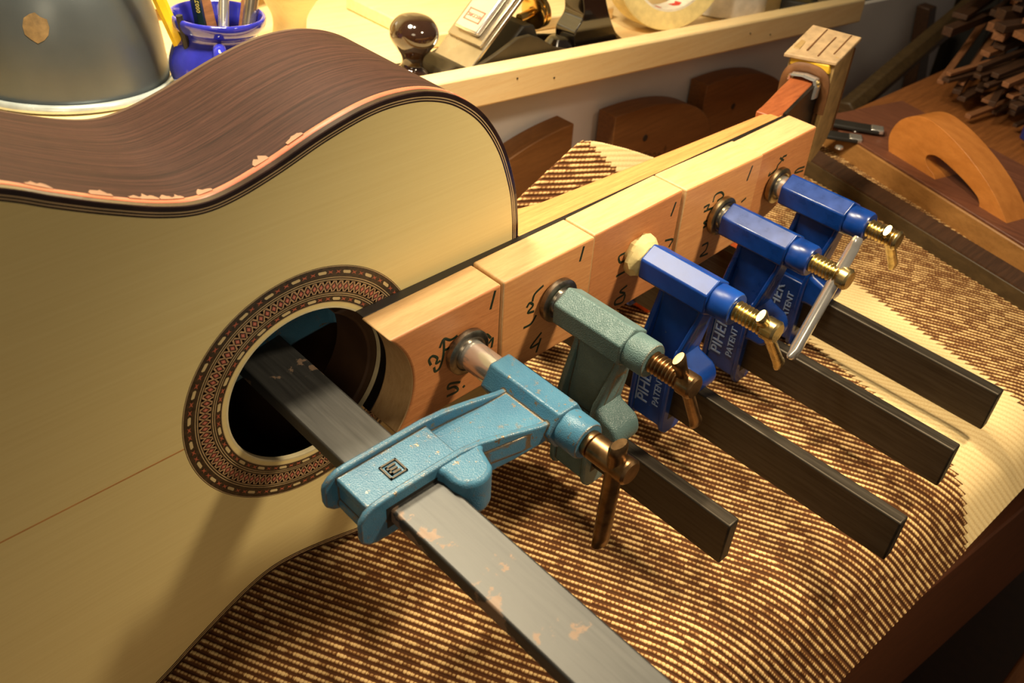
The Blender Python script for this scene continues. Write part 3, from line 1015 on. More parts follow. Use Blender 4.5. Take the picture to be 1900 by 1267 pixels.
    hr = handle.get('r', 3.3)
    n = 10
    ring_pts = []
    Lh = (b - a).length
    vs = []; fs = []; sg = 16
    stations = [(0, 0.55, 1.15), (1.6, 0.8, 1.35), (4.5, 0.8, 1.30), (7.0, 1.0, 1.0), (Lh - 7, 1.0, 1.0), (Lh - 4.5, 0.75, 1.28), (Lh - 1.4, 0.75, 1.34), (Lh, 0.5, 1.1)]
    for s0, fy, fs_ in stations:
        for q in range(sg):
            an = 2 * math.pi * q / sg
            vs.append(a + d * s0 + Vector((0, 1, 0)) * hr * fy * math.cos(an) + side * hr * fs_ * math.sin(an))
    for i in range(len(stations) - 1):
        for q in range(sg):
            q2 = (q + 1) % sg
            fs.append((i * sg + q, i * sg + q2, (i + 1) * sg + q2, (i + 1) * sg + q))
    fs += [tuple(range(sg))[::-1], tuple((len(stations) - 1) * sg + q for q in range(sg))]
    g.add(vs, fs)
    g.obj('handle', handle_mat, t)
    # flat bar and fixed jaw
    g = G(); g.box((-4.2, bar_end, zbar - bar_w / 2), (4.2, bar_back, zbar + bar_w / 2))
    g.obj('bar', bar_mat, t, bevel=1.1, seg=3)
    g = G()
    jb = bar_back
    jaw = [(jb - 26, zbar - 18), (jb + 3, zbar - 18), (jb + 3, -28), (jb - 6, -15), (jb - 22, -15), (jb - 23, -26), (jb - 16, -34), (jb - 18, -56)]
    g.prism(jaw, 'x', -8, 8)
    g.obj('fixed_jaw', jaw_paint, t, bevel=1.5)
    if text:
        face = Matrix(((0, 0, -1, -11.7), (0, -1, 0, (yb0 + yb1) / 2 + 4.5), (1, 0, 0, -77), (0, 0, 0, 1)))
        # text x -> +z, text y -> +y (towards the pad), text z -> -x
        face = Matrix(((0, 0, -1, -9.3), (0, 1, 0, (yb0 + yb1) / 2 + 4.6), (1, 0, 0, -77), (0, 0, 0, 1)))
        text_obj('lettering', 'PIHER', 11.5, 0.35, 'letter_blue', t, face)
        f2 = face.copy(); f2[1][3] = (yb0 + yb1) / 2 - 5.2; f2[2][3] = -77
        text_obj('lettering', 'PATENT', 6.6, 0.35, 'letter_blue', t, f2)
        g = G(); g.box((-9.6, (yb0 + yb1) / 2 + 9.6, -93), (-9.1, (yb0 + yb1) / 2 + 10.3, -61)); g.obj('raised_line', 'letter_blue', t, smooth=False)
    if emblem:
        s = -1
        g = G()
        cy, cz = (yb0 + yb1) / 2 - 1, -82
        for (a0, b0, a1, b1) in ((-4.4, -4.4, 4.4, -3.6), (-4.4, 3.6, 4.4, 4.4), (-4.4, -4.4, -3.6, 4.4), (3.6, -4.4, 4.4, 4.4)):
            g.box((-10.0, cy + a0, cz + b0), (-9.0, cy + a1, cz + b1))
        for (a0, b0, a1, b1) in ((-2.5, -2.6, 2.5, -1.6), (-2.5, -2.6, -1.5, 2.4), (-0.5, -2.6, 0.5, 2.0), (1.5, -2.6, 2.5, 2.4)):
            g.box((-10.0, cy + a0, cz + b0), (-9.0, cy + a1, cz + b1))
        g.obj('emblem', 'bar_dark', t, smooth=False)
    return t


CG = 'bar clamps pressing the cauls'
pi2 = math.pi / 2
# foremost clamp reaches through the soundhole and lies on its side
make_clamp('foremost light blue clamp lying sideways with its bright bar through the soundhole', (73, -29.7, 3), (0, pi2, 0), 'teal_paint', 'bronze', 'steel_pad',
           17, 'bar_bright', -330, 84, 13.0, dict(y=-104, a=(-14, -2), b=(53, -3.5), r=4.2), 'bronze', CG, False, emblem=True, zbar=-80, bar_w=27)
make_clamp('grey green hammered clamp, second from the soundhole, with bronze screw', (137, -30.8, 5.5), (0, 0, 0), 'hammer_paint', 'bronze', 'steel_pad',
           0, 'bar_dark', -135, 148, 13.0, dict(y=-88, a=(-8.5, 19), b=(23, -44)), 'bronze', CG, False, zbar=-79, jaw_paint='dark_blue_paint')
make_clamp('dark blue clamp with its pad wrapped in masking tape', (206.5, -29.8, 4.5), (0, 0, 0), 'blue_worn', 'zinc_gold', 'pad_gold',
           2, 'bar_dark', -193, 76, 13.0, dict(y=-90, a=(-9, 12), b=(31, -44)), 'zinc_gold', CG, True, taped=True, zbar=-79)
make_clamp('dark blue clamp with a long shiny chrome handle', (283, -31.8, 3), (0, 0, 0), 'blue_paint', 'zinc_gold', 'pad_gold',
           0, 'bar_dark', -184, 76, 12.8, dict(y=-86, a=(12, 21), b=(-29, -48), r=3.7), 'chrome', CG, True, zbar=-81)
make_clamp('dark blue clamp farthest along, nearest the headstock', (349.4, -29.8, 0.5), (0, 0, 0), 'blue_paint', 'zinc_gold', 'pad_gold',
           2, 'bar_dark', -182, 76, 12.6, dict(y=-84, a=(-4, 6), b=(29, -35)), 'zinc_gold', CG, True, zbar=-78)

# ------------------------------------------------------------------ headstock wrapping
hw = thing('headstock_wrap', 'taped cardboard padding wrapped around the headstock end', 'padding', (470, 20, 0))
off = (-0.470, -0.020, 0)


def wp(name, bot, top, mat, bevel=0.0, parent=None):
    g = G(); g.hexa([hs(*p) for p in bot], [hs(*p) for p in top])
    o = g.obj(name, mat, parent or hw, bevel=bevel); 
    if parent is None:
        o.location = off
    return o


front = [(70, -34), (72, 42), (76, 47), (112, 51), (113, 40), (114, -20), (108, -30), (94, -36), (78, -39)]
wp('cardboard', [(u, -9, z) for u, z in front], [(u, -5.5, z) for u, z in front], 'card', 0.6)
wp('cardboard', [(u, 21, z) for u, z in front], [(u, 26, z) for u, z in front], 'card', 0.6)
wp('cardboard', [(u, -5.5, z) for u, z in ((108, -30), (114, -30), (114, 48), (108, 48))], [(u, 21, z) for u, z in ((108, -30), (114, -30), (114, 48), (108, 48))], 'card_dark', 0.6)
lid = wp('cardboard_flap', [(70, -10, 43), (114, -12, 50), (114, 27, 50), (66, 29, 41)], [(70, -10, 46), (114, -12, 53), (114, 27, 53), (66, 29, 44)], 'card_top', 0.8)
for vv, ua, ub in ((-4, 80, 112), (5, 72, 104), (15, 76, 112)):
    wp('crease', [(ua, vv, 44.8 + (ua - 70) * 0.16), (ub, vv - 1, 44.8 + (ub - 70) * 0.16), (ub, vv + 0.1, 44.8 + (ub - 70) * 0.16), (ua, vv + 1.0, 44.8 + (ua - 70) * 0.16)], [(ua, vv, 46.25 + (ua - 70) * 0.16), (ub, vv - 1, 46.25 + (ub - 70) * 0.16), (ub, vv + 0.1, 46.25 + (ub - 70) * 0.16), (ua, vv + 1.0, 46.25 + (ua - 70) * 0.16)], 'card_dark', 0, lid)
wp('yellow_paper', [(69, -7, 36), (74, -7, 36), (74, 24, 36), (69, 24, 36)], [(69, -5, 42.5), (74, -6, 43.5), (74, 25, 43.5), (69, 24, 42.0)], 'yellow_tape', 0.8)
wp('edge_strip', [(112.5, -9.8, -24), (114.5, -9.8, -24), (114.5, -9.8, 44), (112.5, -9.8, 44)], [(112.5, -4, -24), (114.5, -4, -24), (114.5, -4, 44), (112.5, -4, 44)], 'card_dark')
g = G()
st = catmull([hs(*p) for p in ((70, 24, 6), (67.5, 23.5, 26), (67.5, 19, 34.5), (67.5, 9, 37), (67.5, -2, 35), (67.5, -6.5, 27), (68, -7, 6))], 6)
g.tube(st, 4.2, 10, flat=0.45, up=(1, 0, 0)); o = g.obj('strap', 'card_dark', hw); o.location = off
wp('inner_card', [(72, -5.4, -34), (76, -5.4, -34), (76, -5.4, 36), (72, -5.4, 36)], [(72, -2.6, -34), (76, -2.6, -34), (76, -2.6, 36), (72, -2.6, 36)], 'card_dark')
g = G()
cl = [hs(58, 17.5, 29.5), hs(59, 17, 33.6), hs(60, 8, 34.6), hs(60, -1, 33.6), hs(60, -3.2, 29), hs(60, -3.4, 20)]
for k in range(len(cl) - 1):
    a = Vector(cl[k]); b = Vector(cl[k + 1])
    n_ = Vector((0, 0, 1))
    g.tube([a, (a + b) / 2, b], 4.6, 8, flat=0.24, up=(0.02, (b - a).z, -(b - a).y))
o = g.obj('metal_clip', 'chrome', hw, smooth=True); o.location = off
g = G()
for p in ((60, -2.5, 31), (59, 17.5, 31)):
    g.lathe([(0.8, -2.4), (2.6, -1.2), (2.6, 1.2), (0.8, 2.4)], hs(*p), (1, 0.3, 0), 12)
o = g.obj('clip_end', 'zinc_gold', hw); o.location = off

# orange neck rest behind the clamps
for x0, x1, lab in ((293, 339, 'orange foam block glimpsed under the neck by the taped blue clamp'), (360, 412, 'second orange foam block, glimpsed nearer the headstock by the chrome handled clamp')):
    g = G(); g.hexa([(x0, 14, rug_base(x0) + 2.4), (x1, 14, rug_base(x1) + 2.4), (x1, 44, rug_base(x1) + 2.4), (x0, 44, rug_base(x0) + 2.4)],
                    [(x0, 14, -76), (x1, 14, -74), (x1, 40, -74), (x0, 40, -76)])
    tag(g.obj('neck_rest', 'orange_foam', bevel=2), lab, 'foam block', 'orange foam blocks under the neck')

# ------------------------------------------------------------------ shelf and what stands on it
SHK = -0.1036


def shz(x):
    return 16.6 + SHK * (x - 263)


SR = Matrix.Rotation(math.atan(-SHK), 3, 'Y')      # leans with the shelf


def shp(x, y, h=0.0):
    return Vector((x, y, shz(x) + h))


sh = thing('wall_shelf', 'long pale pine shelf above the white panel, crowded with tools', 'shelf', (500, 230, 0))
off = (-0.5, -0.23, 0)
g = G()
g.hexa([(-420, 200, shz(-420) - 27), (900, 200, shz(900) - 27), (900, 219, shz(900) - 27), (-420, 219, shz(-420) - 27)],
       [(-420, 200, shz(-420)), (900, 200, shz(900)), (900, 219, shz(900)), (-420, 219, shz(-420))])
o = g.obj('front_lip', 'pine', sh, bevel=2.0); o.location = off
g = G()
g.hexa([(-420, 219, shz(-420) - 26.5), (900, 219, shz(900) - 26.5), (900, 515, shz(900) - 26.5), (-420, 515, shz(-420) - 26.5)],
       [(-420, 219, shz(-420) - 16.2), (900, 219, shz(900) - 16.2), (900, 515, shz(900) - 16.2), (-420, 515, shz(-420) - 16.2)])
o = g.obj('shelf_board', 'pine', sh); o.location = off
g = G()
for x, h in ((328, 9), (371, 15), (660, 12), (700, 18)):
    g.lathe([(0.9, 0), (0.9, 0.5)], (x, 200.1, shz(x) - h), (0, -1, 0), 10)
o = g.obj('knot', 'ink_black', sh); o.location = off


BOARD = -16.0            # the shelf board lies this far below the top of its front lip


def on_shelf(x, y):
    p = shp(x, y, BOARD); return (p.x, p.y, p.z)


LEAN = (0, math.atan(-SHK), 0)

# grey dome
t = thing('metal_dome', 'large grey metal dome with a light rolled rim upturned on the shelf', 'metal dome', on_shelf(40, 357), LEAN)
g = G()
pr = [(68, 3), (67, 14), (65, 30), (61.5, 48), (55.5, 66), (46, 82), (33, 94), (17, 101), (0.5, 103)]
dome_pr = catmull(pr, 5); g.lathe(dome_pr, (0, 0, 0), (0, 0, 1), 64); g.obj('bowl', 'dome_grey', t, ang=60)
g = G()
rp = [(72 + 3.0 * math.cos(a), 3.2 + 3.0 * math.sin(a)) for a in np.linspace(0, 2 * math.pi, 13)]
g.lathe(rp, (0, 0, 0), (0, 0, 1), 64, cap=False); g.obj('rolled_rim', 'rim_light', t, ang=60)
g = G()
pat = []
for k in range(12):
    a = 2 * math.pi * k / 12
    q_ = random.uniform(0.75, 1.15); pat.append((7.5 * math.cos(a) * q_, 8.5 * math.sin(a) * q_))
aa = math.radians(-122)
vs = []
for dx_, dz_ in pat:
    r = 63.0; a2 = aa + dx_ / r; zz = 52 + dz_
    rr = np.interp(zz, dome_pr[:, 1], dome_pr[:, 0]) + 0.25
    vs.append((rr * math.cos(a2), rr * math.sin(a2), zz))
rc_ = float(np.interp(52, dome_pr[:, 1], dome_pr[:, 0])) + 0.3
vs.append((rc_ * math.cos(aa), rc_ * math.sin(aa), 52))
g.add(vs, [(k, (k + 1) % 12, 12) for k in range(12)]); g.obj('rust_stain', 'rust', t, smooth=False)

# blue jar with pencils
t = thing('blue_jar', 'glossy blue glazed jug with a looped handle holding pencils', 'jug', on_shelf(117, 283), LEAN)
g = G()
pr0 = [(22, 0.2), (30, 2), (36, 12), (36.5, 20), (33, 29), (29, 34), (29, 37), (33, 40.5), (34.5, 44), (34, 46.5), (31.5, 46.5), (29, 42), (27, 36), (30, 24), (24, 4)]
pr = [(r_ * 0.92, z_ * 1.20) for r_, z_ in pr0]
g.lathe(catmull(pr, 4), (0, 0, 0), (0, 0, 1), 48); g.obj('jar_body', 'jar_blue', t, ang=60)
g = G()
ca, sa_ = math.cos(math.radians(-118)), math.sin(math.radians(-118))
hp = catmull([(ca * r, sa_ * r, z) for r, z in ((29, 42), (38, 43), (44, 35), (44, 24), (38, 14), (32, 12))], 6)
g.tube(hp, 4.2, 12, flat=0.7, up=(0, 0, 1)); g.obj('jar_handle', 'jar_blue', t)


def stick(name, label, cat, a, b, r, mat, seg=6, group='pencils and tools in the blue jug', tip=None):
    t = thing(name, label, cat, a, group=group)
    a_ = Vector(a); b_ = Vector(b)
    g = G(); g.cyl((0, 0, 0), b_ - a_, r, seg=seg); g.obj('shaft', mat, t, ang=25)
    if tip:
        d = (b_ - a_).normalized()
        g = G(); g.cyl(b_ - a_, b_ - a_ + d * 6, r, r * 0.6, seg=max(seg, 10)); g.obj('tip', tip, t)
    return t


J = Vector(on_shelf(117, 283))
stick('pencil', 'bright yellow pencil leaning left in the blue jug', 'pencil', J + Vector((-14, 4, 6)), J + Vector((-42, 8, 120)), 4.2, 'yellow_paint', tip='black_matte')
gp = stick('pencil', 'dark green pencil with gold lettering in the blue jug', 'pencil', J + Vector((-2, 8, 6)), J + Vector((-4, 14, 130)), 3.8, 'green_dark', tip='brass')
text_obj('lettering', '0002 AMBRA', 4.2, 0.1, 'lettering_gold', gp, Matrix(((0, 0.42, -0.9, -3.2), (0, -0.9, -0.42, -2.6), (1, 0, 0, 62), (0, 0, 0, 1))) @ Matrix.Identity(4))
stick('steel_rod', 'slanting bright steel rod in the blue jug, nearer the pencils', 'rod', J + Vector((-4, -10, 6)), J + Vector((34, 18, 130)), 3.6, 'chrome', 16)
stick('steel_rod', 'thicker slanting grey steel rod in the blue jug', 'rod', J + Vector((10, -10, 6)), J + Vector((58, 6, 130)), 4.6, 'cap_steel', 16)
stick('wooden_stick', 'brown wooden stick standing behind the steel rods in the jug', 'stick', J + Vector((8, 12, 6)), J + Vector((6, 30, 120)), 5.0, 'stick_wood', 4)
stick('wooden_stick', 'dark brown stick leaning right in the blue jug', 'stick', J + Vector((13, -2, 6)), J + Vector((62, 24, 120)), 4.4, 'stick_wood', 4)
stick('pen', 'short dark pen at the left rim of the blue jug', 'pen', J + Vector((-20, -6, 8)), J + Vector((-24, -6, 62)), 2.2, 'black_matte', 10)

# wooden discs and cream boards behind the plane
def disc(label, c, r, th, mat, tilt=0.22):
    n = Vector((0, -math.cos(tilt), math.sin(tilt)))
    t = thing('wooden_disc', label, 'wooden disc', c)
    g = G(); g.lathe([(r - 2, 0), (r, 1.5), (r, th - 1.5), (r - 2, th)], (0, 0, 0), n, 64); g.obj('disc', mat, t, ang=40)
    return t, n


t, n_ = disc('large pale round wooden disc leaning on the wall behind the guitar shoulder', (196, 470, shz(196) + 88), 104, 12, 'cream_board')
g = G(); g.lathe([(40, 12.1), (42, 14), (36, 16), (28, 16.3)], (-2, -3, 20), n_, 40); g.obj('round_boss', 'glass_white', t)
t = thing('wooden_reel', 'small turned tan wooden reel between the jug and the round disc', 'reel', on_shelf(202, 330), LEAN)
g = G(); g.lathe(catmull([(22, 0.2), (23, 4), (15, 12), (13, 30), (20, 44), (26, 52), (27, 66), (22, 72)], 4), (0, 0, 0), (0, 0, 1), 40); g.obj('reel_body', 'cream_board', t, ang=60)
g = G(); g.box((352, 430, shz(352) - 15.8), (640, 448, 170), rot=SR, org=(352, 430, shz(352) - 16))
tag(g.obj('leaning_board', 'cream_board', bevel=1.5), 'cream coloured board standing against the wall behind the hand plane', 'board')
g = G(); g.box((318, 300, shz(318) - 15.8), (560, 420, shz(318) - 4), rot=SR, org=(318, 300, shz(318) - 16))
tag(g.obj('flat_board', 'pine', bevel=1.5), 'flat pine board lying on the shelf behind the hand plane', 'board')

# hand plane
t = thing('hand_plane', 'bench hand plane with black knob and tote on the pine shelf', 'hand plane', on_shelf(252, 247), LEAN)
g = G(); g.box((-12, -25, 0.3), (250, 25, 5)); g.obj('sole', 'cast_iron', t, bevel=0.8)
cheek = [(22, 5), (250, 5), (248, 8), (190, 8), (165, 11), (140, 17), (122, 26), (108, 31), (94, 30), (72, 20), (46, 10)]
for yy in (-25, 21):
    g = G(); g.prism(cheek, 'y', yy, yy + 4); g.obj('cheek', 'cast_iron', t, bevel=0.8)
g = G()
pr = [(14, 5), (14.5, 7), (9.5, 11), (8.2, 15), (9.4, 20), (14, 26), (18.3, 33), (18.3, 41), (13, 48), (6, 50.6), (0.6, 51)]
g.lathe(catmull(pr, 5), (6, 0, 0), (0, 0, 1), 40); g.obj('front_knob', 'knob_brown', t, ang=60)
PB = Matrix.Rotation(math.radians(-46), 3, 'Y')


def pl(lo, hi, name, mat, bevel=0.6):
    g = G(); g.box(lo, hi, rot=PB, org=(0, 0, 0))
    g.v = [(p[0] + 48, p[1], p[2] + 7) for p in g.v]
    return g.obj(name, mat, t, bevel=bevel)


pl((0, -22, 0), (150, 22, 3), 'blade', 'cap_steel')
pl((20, -20, 3), (118, 20, 6.5), 'cap_iron', 'cap_steel')
pl((26, -14, 6.5), (110, 14, 12), 'lever_cap', 'chrome', 2)
g = G(); g.lathe([(4.5, 0), (4.5, 0.8)], (0, 0, 0), (0, 0, 1), 20)
g.v = [tuple(PB @ Vector((p[0] * 2 + 66, p[1], p[2] + 12.1)) + Vector((48, 0, 7))) for p in g.v]
g.obj('cap_slot', 'black_matte', t)
lb = G()
for (a0, b0, a1, b1) in ((34, -9, 35, 9), (44, -9, 45, 9), (34, -9, 45, -8), (34, 8, 45, 9)):
    lb.box((a0, b0, 12.1), (a1, b1, 12.4), rot=PB, org=(0, 0, 0))
lb.v = [(p[0] + 48, p[1], p[2] + 7) for p in lb.v]
lb.obj('label_frame', 'label_red_line', t, smooth=False)
mtx = Matrix.Translation((48, 0, 7)) @ PB.to_4x4() @ Matrix(((0, -1, 0, 39.5), (1, 0, 0, 0), (0, 0, 1, 12.3), (0, 0, 0, 1)))
text_obj('lettering', 'RECORD', 4.4, 0.1, 'label_red_line', t, mtx)
frog = [(70, 5), (132, 5), (132, 14), (118, 36), (106, 36), (80, 12)]
g = G(); g.prism(frog, 'y', -18, 18); g.obj('frog', 'black_matte', t, bevel=1)
g = G(); g.prism([(18, 5), (50, 5), (46, 11), (34, 14), (22, 11)], 'y', -20, 20); g.obj('toe_casting', 'cast_iron', t, bevel=1)
g = G(); g.lathe([(4, 0), (4, 14), (12, 14.5), (14, 16), (14, 18), (12.5, 19), (14, 20), (14, 24), (12, 26), (4, 26)], (118, 0, 36), (0.9, 0, 0.18), 36); g.obj('brass_wheel', 'brass', t)
tote = catmull([(182, 6), (178, 20), (186, 34), (180, 52), (168, 72), (160, 92), (172, 104), (196, 102), (206, 90), (204, 70), (214, 44), (232, 18), (246, 8)], 5)
g = G(); g.prism([(p[0], p[1]) for p in tote] + [(246, 5), (182, 5)], 'y', -12, 12); g.obj('tote', 'black_gloss', t, bevel=4.5, seg=4)
g = G(); g.lathe([(13, 5), (13, 9), (9, 14), (5, 15)], (172, 0, 0), (0, 0, 1), 24); g.obj('tote_toe', 'black_gloss', t)

# roll of masking tape, tin, yellow thing
ax = Vector((-0.30, -0.90, 0.14)).normalized()
cT = Vector((586, 262, shz(563) + BOARD + 64.5))
t = thing('masking_tape_roll', 'roll of pale yellow masking tape standing on the shelf edge', 'tape roll', cT)
g = G()
R0, R1, wt = 46.5, 64, 14
g.lathe([(R0, -wt), (R1 - 0.6, -wt), (R1, -wt + 0.6), (R1, wt - 0.6), (R1 - 0.6, wt), (R0, wt), (R0, -wt)], (0, 0, 0), ax, 80, cap=False); g.obj('tape', 'masking', t, ang=40)
g = G(); g.lathe([(R0 - 2.2, -wt), (R0 + 0.02, -wt), (R0 + 0.02, wt), (R0 - 2.2, wt), (R0 - 2.2, -wt)], (0, 0, 0), ax, 64, cap=False); core = g.obj('cardboard_core', 'glass_white', t, ang=40)
uu = ax.orthogonal().normalized(); vv_ = ax.cross(uu)
for k in range(12):
    an = 2 * math.pi * k / 12
    g = G()
    pp = []
    for da, dh in ((-0.10, -6), (0.02, -2), (0.10, -6), (0.12, 5), (0.0, 8), (-0.09, 3)):
        d_ = uu * math.cos(an + da) + vv_ * math.sin(an + da)
        pp.append(d_ * (R0 - 2.35) + ax * dh)
    g.add(pp, [tuple(range(6))]); g.obj('red_print', 'red_label', core, smooth=False)
t = thing('white_tin', 'shiny white round tin standing behind the shelf edge', 'tin', on_shelf(722, 292), LEAN)
g = G(); g.lathe([(52, 0.2), (56, 2), (57.5, 6), (57, 10), (57, 70), (55, 72)], (0, 0, 0), (0, 0, 1), 56); g.obj('tin_body', 'white_metal', t)
g = G(); g.lathe([(58, 70), (58.5, 72), (58.5, 82), (56, 84)], (0, 0, 0), (0, 0, 1), 56); g.obj('lid', 'white_metal', t)
t = thing('yellow_box', 'small yellow box at the far right of the shelf', 'box', on_shelf(836, 250), (0, 0.1, 0.5))
g = G(); g.box((-20, -14, 14), (26, 16, 60)); g.obj('box_body', 'yellow_paint', t, bevel=1.5)
g = G(); g.box((-44, -20, 0.5), (60, 20, 14)); g.obj('box_foot', 'black_matte', t, bevel=1.5)

# ------------------------------------------------------------------ curved wooden templates on the wall ledge
def template(label, x0, x1, ztop, zend, flip, hole, script=None, y=214):
    L = x1 - x0
    pts = []
    for k in range(25):
        q = k / 24
        xx = q * L
        zz = zend + (ztop - zend) * math.sqrt(max(0, 1 - (q * 0.985) ** 2.1))
        pts.append((xx, zz))
    pts = pts + [(L, -169), (0, -169)]
    if flip:
        pts = [(L - p[0], p[1]) for p in pts]
    t = thing('curved_template', label, 'template', (x0, y, 0), group='curved wooden templates under the shelf')
    g = G(); g.prism(pts, 'y', 0, 22); b = g.obj('template_board', 'template_wood', t, bevel=1)
    if hole:
        g = G(); g.lathe([(3.6, -0.1), (3.6, 0.4)], (hole[0] - x0, 0, hole[1]), (0, -1, 0), 20); g.obj('drilled_hole', 'black_matte', t)
    for s in script or []:
        g = G(); g.tube([(p[0] - x0, -0.1, p[1]) for p in s], 0.45, 6, flat=0.3, up=(0, 1, 0)); g.obj('handwriting', 'ink_black', t)


SCRIPT_MARK = [[(514.4, -130.7), (523.5, -132.0)], [(517.9, -131.5), (516.7, -136.5)], [(516.5, -133.6), (521.8, -134.7)], [(534.4, -136.2), (530.4, -136.1), (530.1, -138.9), (535.2, -141.6)], [(539.6, -139.1), (537.2, -140.3), (540.4, -142.6), (542.9, -141.5), (539.6, -139.1)], [(545.4, -144.6), (546.1, -141.5), (549.5, -142.3), (550.7, -145.6)], [(556.4, -144.2), (553.2, -144.5), (555.1, -146.7), (558.0, -145.0), (559.5, -147.5)], [(564.2, -143.8), (565.2, -138.4), (567.4, -141.5), (565.1, -145.7), (567.3, -148.9), (571.8, -147.8)]]
template('left curved wooden template, half hidden behind the guitar shoulder', 262, 418, -70, -148, True, None)
template('middle curved wooden template with a hole and handwriting', 477, 646, -81, -158, False, (528, -118.4), SCRIPT_MARK)
template('right curved wooden template, darkest, beside the headstock', 630, 800, -91, -162, False, (688.8, -131.3), y=219)

# ------------------------------------------------------------------ right side: beams and clutter
def beam(name, label, cat, A, B, C_, h, mats, parts, extra=None):
    pass


# dark low beam
t = thing('dark_beam', 'long dark olive wooden beam lying on the rug nearest the clamps', 'beam', (560, 0, -110))
g = G()
a = [(583, 90, -113), (500, -236, -110), (520, -242, -110), (603, 84, -113)]
b = [(p[0], p[1], p[2] + 19) for p in a]
g.hexa(a, b); o = g.obj('beam_body', 'dark_beam', t, bevel=1.2); o.location = (-0.56, 0, 0.110)
g = G()
g.hexa([(p[0], p[1], p[2] + 0.05) for p in b], [(p[0], p[1], p[2] + 1.8) for p in b]); o = g.obj('ribbed_cover', 'stick_dark', t); o.location = (-0.56, 0, 0.110)
# sanding beam with handle
t = thing('sanding_beam', 'long wooden sanding beam with a curved wooden handle on its dark top', 'sanding beam', (620, 0, -112))
off = (-0.62, 0, 0.112)
g = G()
a = [(652, 100, -113), (562, -190, -112), (676, -224, -112), (760, 66, -113)]
b = [(p[0], p[1], p[2] + 22) for p in a]
g.hexa(a, b); o = g.obj('beam_body', 'beam_side', t, bevel=1.5); o.location = off
g = G(); g.hexa([(p[0] + 1, p[1], p[2]) for p in b], [(p[0] + 1, p[1], p[2] + 2.5) for p in b]); o = g.obj('dark_top', 'beam_top', t, bevel=0.6); o.location = off
# handle: profile in the plane of the beam's length
bd = Vector((-0.296, -0.955, 0)).normalized(); bn = Vector((bd.y, -bd.x, 0))
HO = Vector((655, 12, -88.5))
outer = catmull([(0, 0), (-5, 15), (2, 33), (22, 45), (48, 44), (84, 33), (116, 17), (138, 0)], 6)
inner_ = catmull([(108, 0), (103, 7), (84, 14), (62, 19), (50, 20), (42, 17), (41, 12), (46, 7), (54, 4), (58, 0)], 6)
g = G()
poly = [(p[0], p[1]) for p in outer] + [(p[0], p[1]) for p in inner_]
wv = 14
va = [HO + bd * p[0] + Vector((0, 0, p[1])) + bn * wv for p in poly]
vb = [HO + bd * p[0] + Vector((0, 0, p[1])) - bn * wv for p in poly]
g.hexa(va, vb)
o = g.obj('handle', 'handle_wood', t, bevel=3.5, seg=3); o.location = off
for q in ((636, 40), (590, 30)):
    g = G(); g.lathe([(4, 0), (3.4, 1.4), (1, 1.8)], (q[0] + 20, q[1] + 20, -88.4), (0, 0, 1), 14); o = g.obj('screw_head', 'chrome', t); o.location = off

g = G(); g.hexa([(715, 102, -118), (770, -130, -120), (980, -130, -132), (960, 102, -130)], [(715, 102, -104), (770, -130, -106), (980, -130, -116), (960, 102, -114)])
tag(g.obj('loose_board', 'bench_wood', bevel=1), 'orange brown wooden board lying on the bench beyond the handled beam', 'board')
# thin sticks piled in criss-cross layers at the far right, broader laths on top of them
def pile(n_layers, per, x0, y0, z0, dz, dy, wmax, hmax, lens, name, label, group, mats, spread):
    for k in range(n_layers):
        an = random.uniform(-spread, spread)
        for q in range(per):
            wv = random.uniform(0.45, 1.0) * wmax; hv = random.uniform(0.5, 1.0) * hmax
            off_ = (q - per / 2) * dy
            xx = x0 + random.uniform(0, 90); L = random.uniform(*lens)
            p = (xx - math.sin(an) * off_, y0 + math.cos(an) * off_ + math.sin(an) * (xx - x0), z0 + k * dz + hv - 0.02 * (xx - x0) * 0)
            t = thing(name, label, 'wood strip', p, (0, 0, an), group)
            g = G(); g.box((0, -wv, -hv), (L, wv, hv)); g.obj('strip', random.choice(mats), t, bevel=0.4)


pile(7, 5, 800, 22, -101, 6.4, 19, 5.5, 3.0, (240, 430), 'wood_strip', 'thin wooden strip in the jumbled pile at the upper right', 'loose strips in the pile',
     ['stick_wood', 'stick_dark', 'stick_dark', 'stick_dark'], 0.26)
pile(5, 5, 880, 50, -55, 11.5, 27, 11, 5.4, (260, 480), 'wood_lath', 'broader wooden lath heaped on top of the thin strips at the upper right', 'laths heaped on the pile',
     ['stick_dark', 'stick_dark', 'stick_dark', 'stick_wood'], 0.36)
# dark prop and bracket by the panel
g = G(); g.hexa([(1217, 222, -330), (1262, 222, -330), (1262, 242, -330), (1217, 242, -330)], [(1150, 222, -118), (1172, 222, -118), (1172, 242, -118), (1150, 242, -118)])
tag(g.obj('dark_post', 'stick_dark', bevel=2), 'dark upright post in front of the white panel under the shelf', 'post')
g = G(); g.cyl((820, 150, -150), (1230, 165, -70), 14, seg=6); tag(g.obj('dark_strut', 'dark_beam', bevel=2), 'dark diagonal strut at the foot of the white panel', 'strut')
g = G(); g.box((1312, 190, -520), (2000, 420, 300)); tag(g.obj('dark_cabinet', 'black_matte', bevel=3), 'dark cupboard side beyond the white panel at the upper right', 'cupboard')
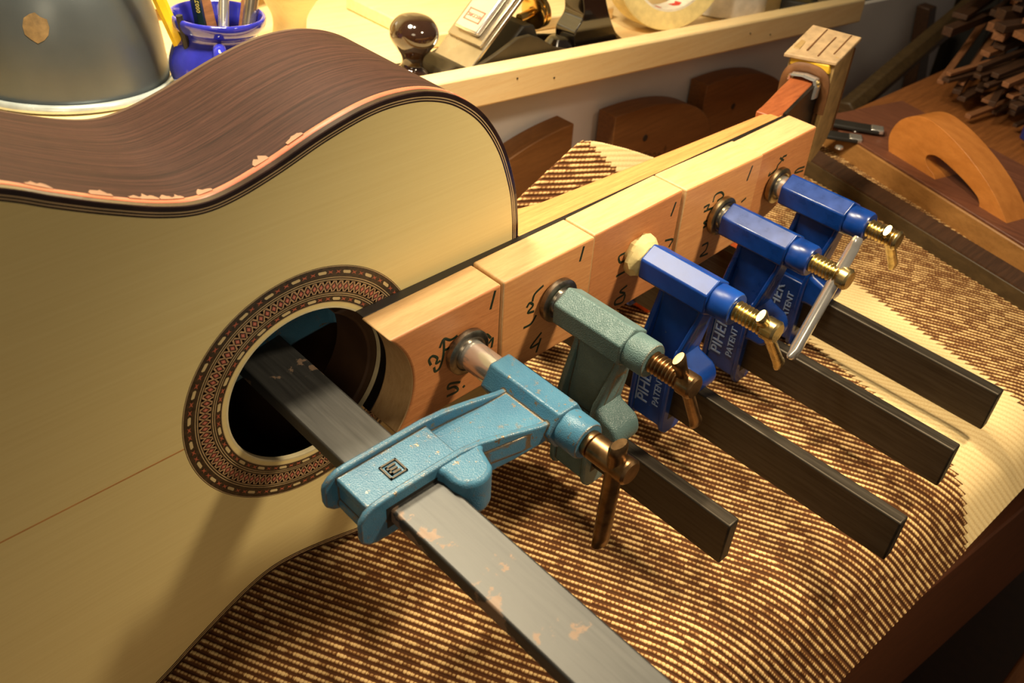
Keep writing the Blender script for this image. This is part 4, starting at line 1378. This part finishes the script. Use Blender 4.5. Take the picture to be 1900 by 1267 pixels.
# blue spring clamp
t = thing('spring_clamp', 'dark blue spring clamp lying on the loose board at the right edge', 'clamp', (790, -56, -104), (0, 0, -0.45))
g = G(); g.prism([(0, -6), (40, -10), (110, -16), (112, 4), (40, 8), (0, 6)], 'z', 8, 26); g.obj('jaw', 'dark_blue_paint', t, bevel=2.5)
g = G(); g.prism([(0, 2), (40, 10), (110, 22), (108, 38), (40, 24), (0, 12)], 'z', 6, 24); g.obj('jaw', 'dark_blue_paint', t, bevel=2.5)
g = G(); g.lathe([(18, 0), (20, 4), (20, 22), (17, 26)], (112, 6, 4), (0, 0, 1), 28); g.obj('pivot', 'dark_blue_paint', t)
for q in ((106, -6), (118, 14)):
    g = G(); g.lathe([(5, 0), (4, 2), (1, 3)], (q[0], q[1], 30), (0, 0, 1), 16); g.obj('rivet', 'chrome', t)
g = G(); g.tube(catmull([(60, -30, 10), (90, -40, 10), (130, -44, 10), (180, -40, 10)], 4), 8, 8); g.obj('grip', 'black_matte', t)
# small fittings
t = thing('metal_fitting', 'small shiny metal fitting on the bench behind the handled beam', 'fitting', (722, 78, -103), (0, 0, 0.4))
g = G(); g.lathe([(2, 0), (5, 3), (6, 9), (4, 14), (2, 30)], (0, 0, 6), (1, -0.4, 0), 16); g.obj('fitting_body', 'chrome', t)
g = G(); g.box((-26, -3, 0.5), (0, 3, 6)); g.obj('tang', 'black_matte', t, bevel=1)
for (p, an, lab) in (((640, 86, -86), -1.05, 'dark steel scraper lying across the far end of the handled beam'), ((612, 92, -90), -1.0, 'second dark steel scraper lower down, beside the headstock wrap')):
    t = thing('scraper', lab, 'blade', p, (0, 0, an))
    g = G(); g.box((-30, -7, 0), (52, 7, 4)); g.obj('blade_body', 'black_matte', t, bevel=1.2)
    g = G(); g.box((44, -6, 0.4), (56, 6, 4.6)); g.obj('blade_tip', 'chrome', t, bevel=1)
g = G(); g.lathe(catmull([(6, 0), (22, 4), (30, 20), (30, 40), (22, 56), (8, 60)], 4), (905, -125, -118), (0, 0, 1), 36)
tag(g.obj('red_brown_ball', 'red_brown', ang=60), 'red brown rounded wooden knob at the right edge behind the handle', 'knob')
# stool below the bench edge
t = thing('wooden_stool', 'brown wooden stool below the front edge of the workbench', 'stool', (520, -420, -900))
off = (-0.52, 0.42, 0.9)
g = G(); g.box((360, -520, -560), (760, -300, -530)); o = g.obj('seat', 'bench_wood', t, bevel=3); o.location = off
for lx, ly in ((370, -510), (720, -510), (370, -335), (720, -335)):
    g = G(); g.box((lx, ly, -900), (lx + 28, ly + 28, -560)); o = g.obj('leg', 'bench_front_wood', t, bevel=2); o.location = off
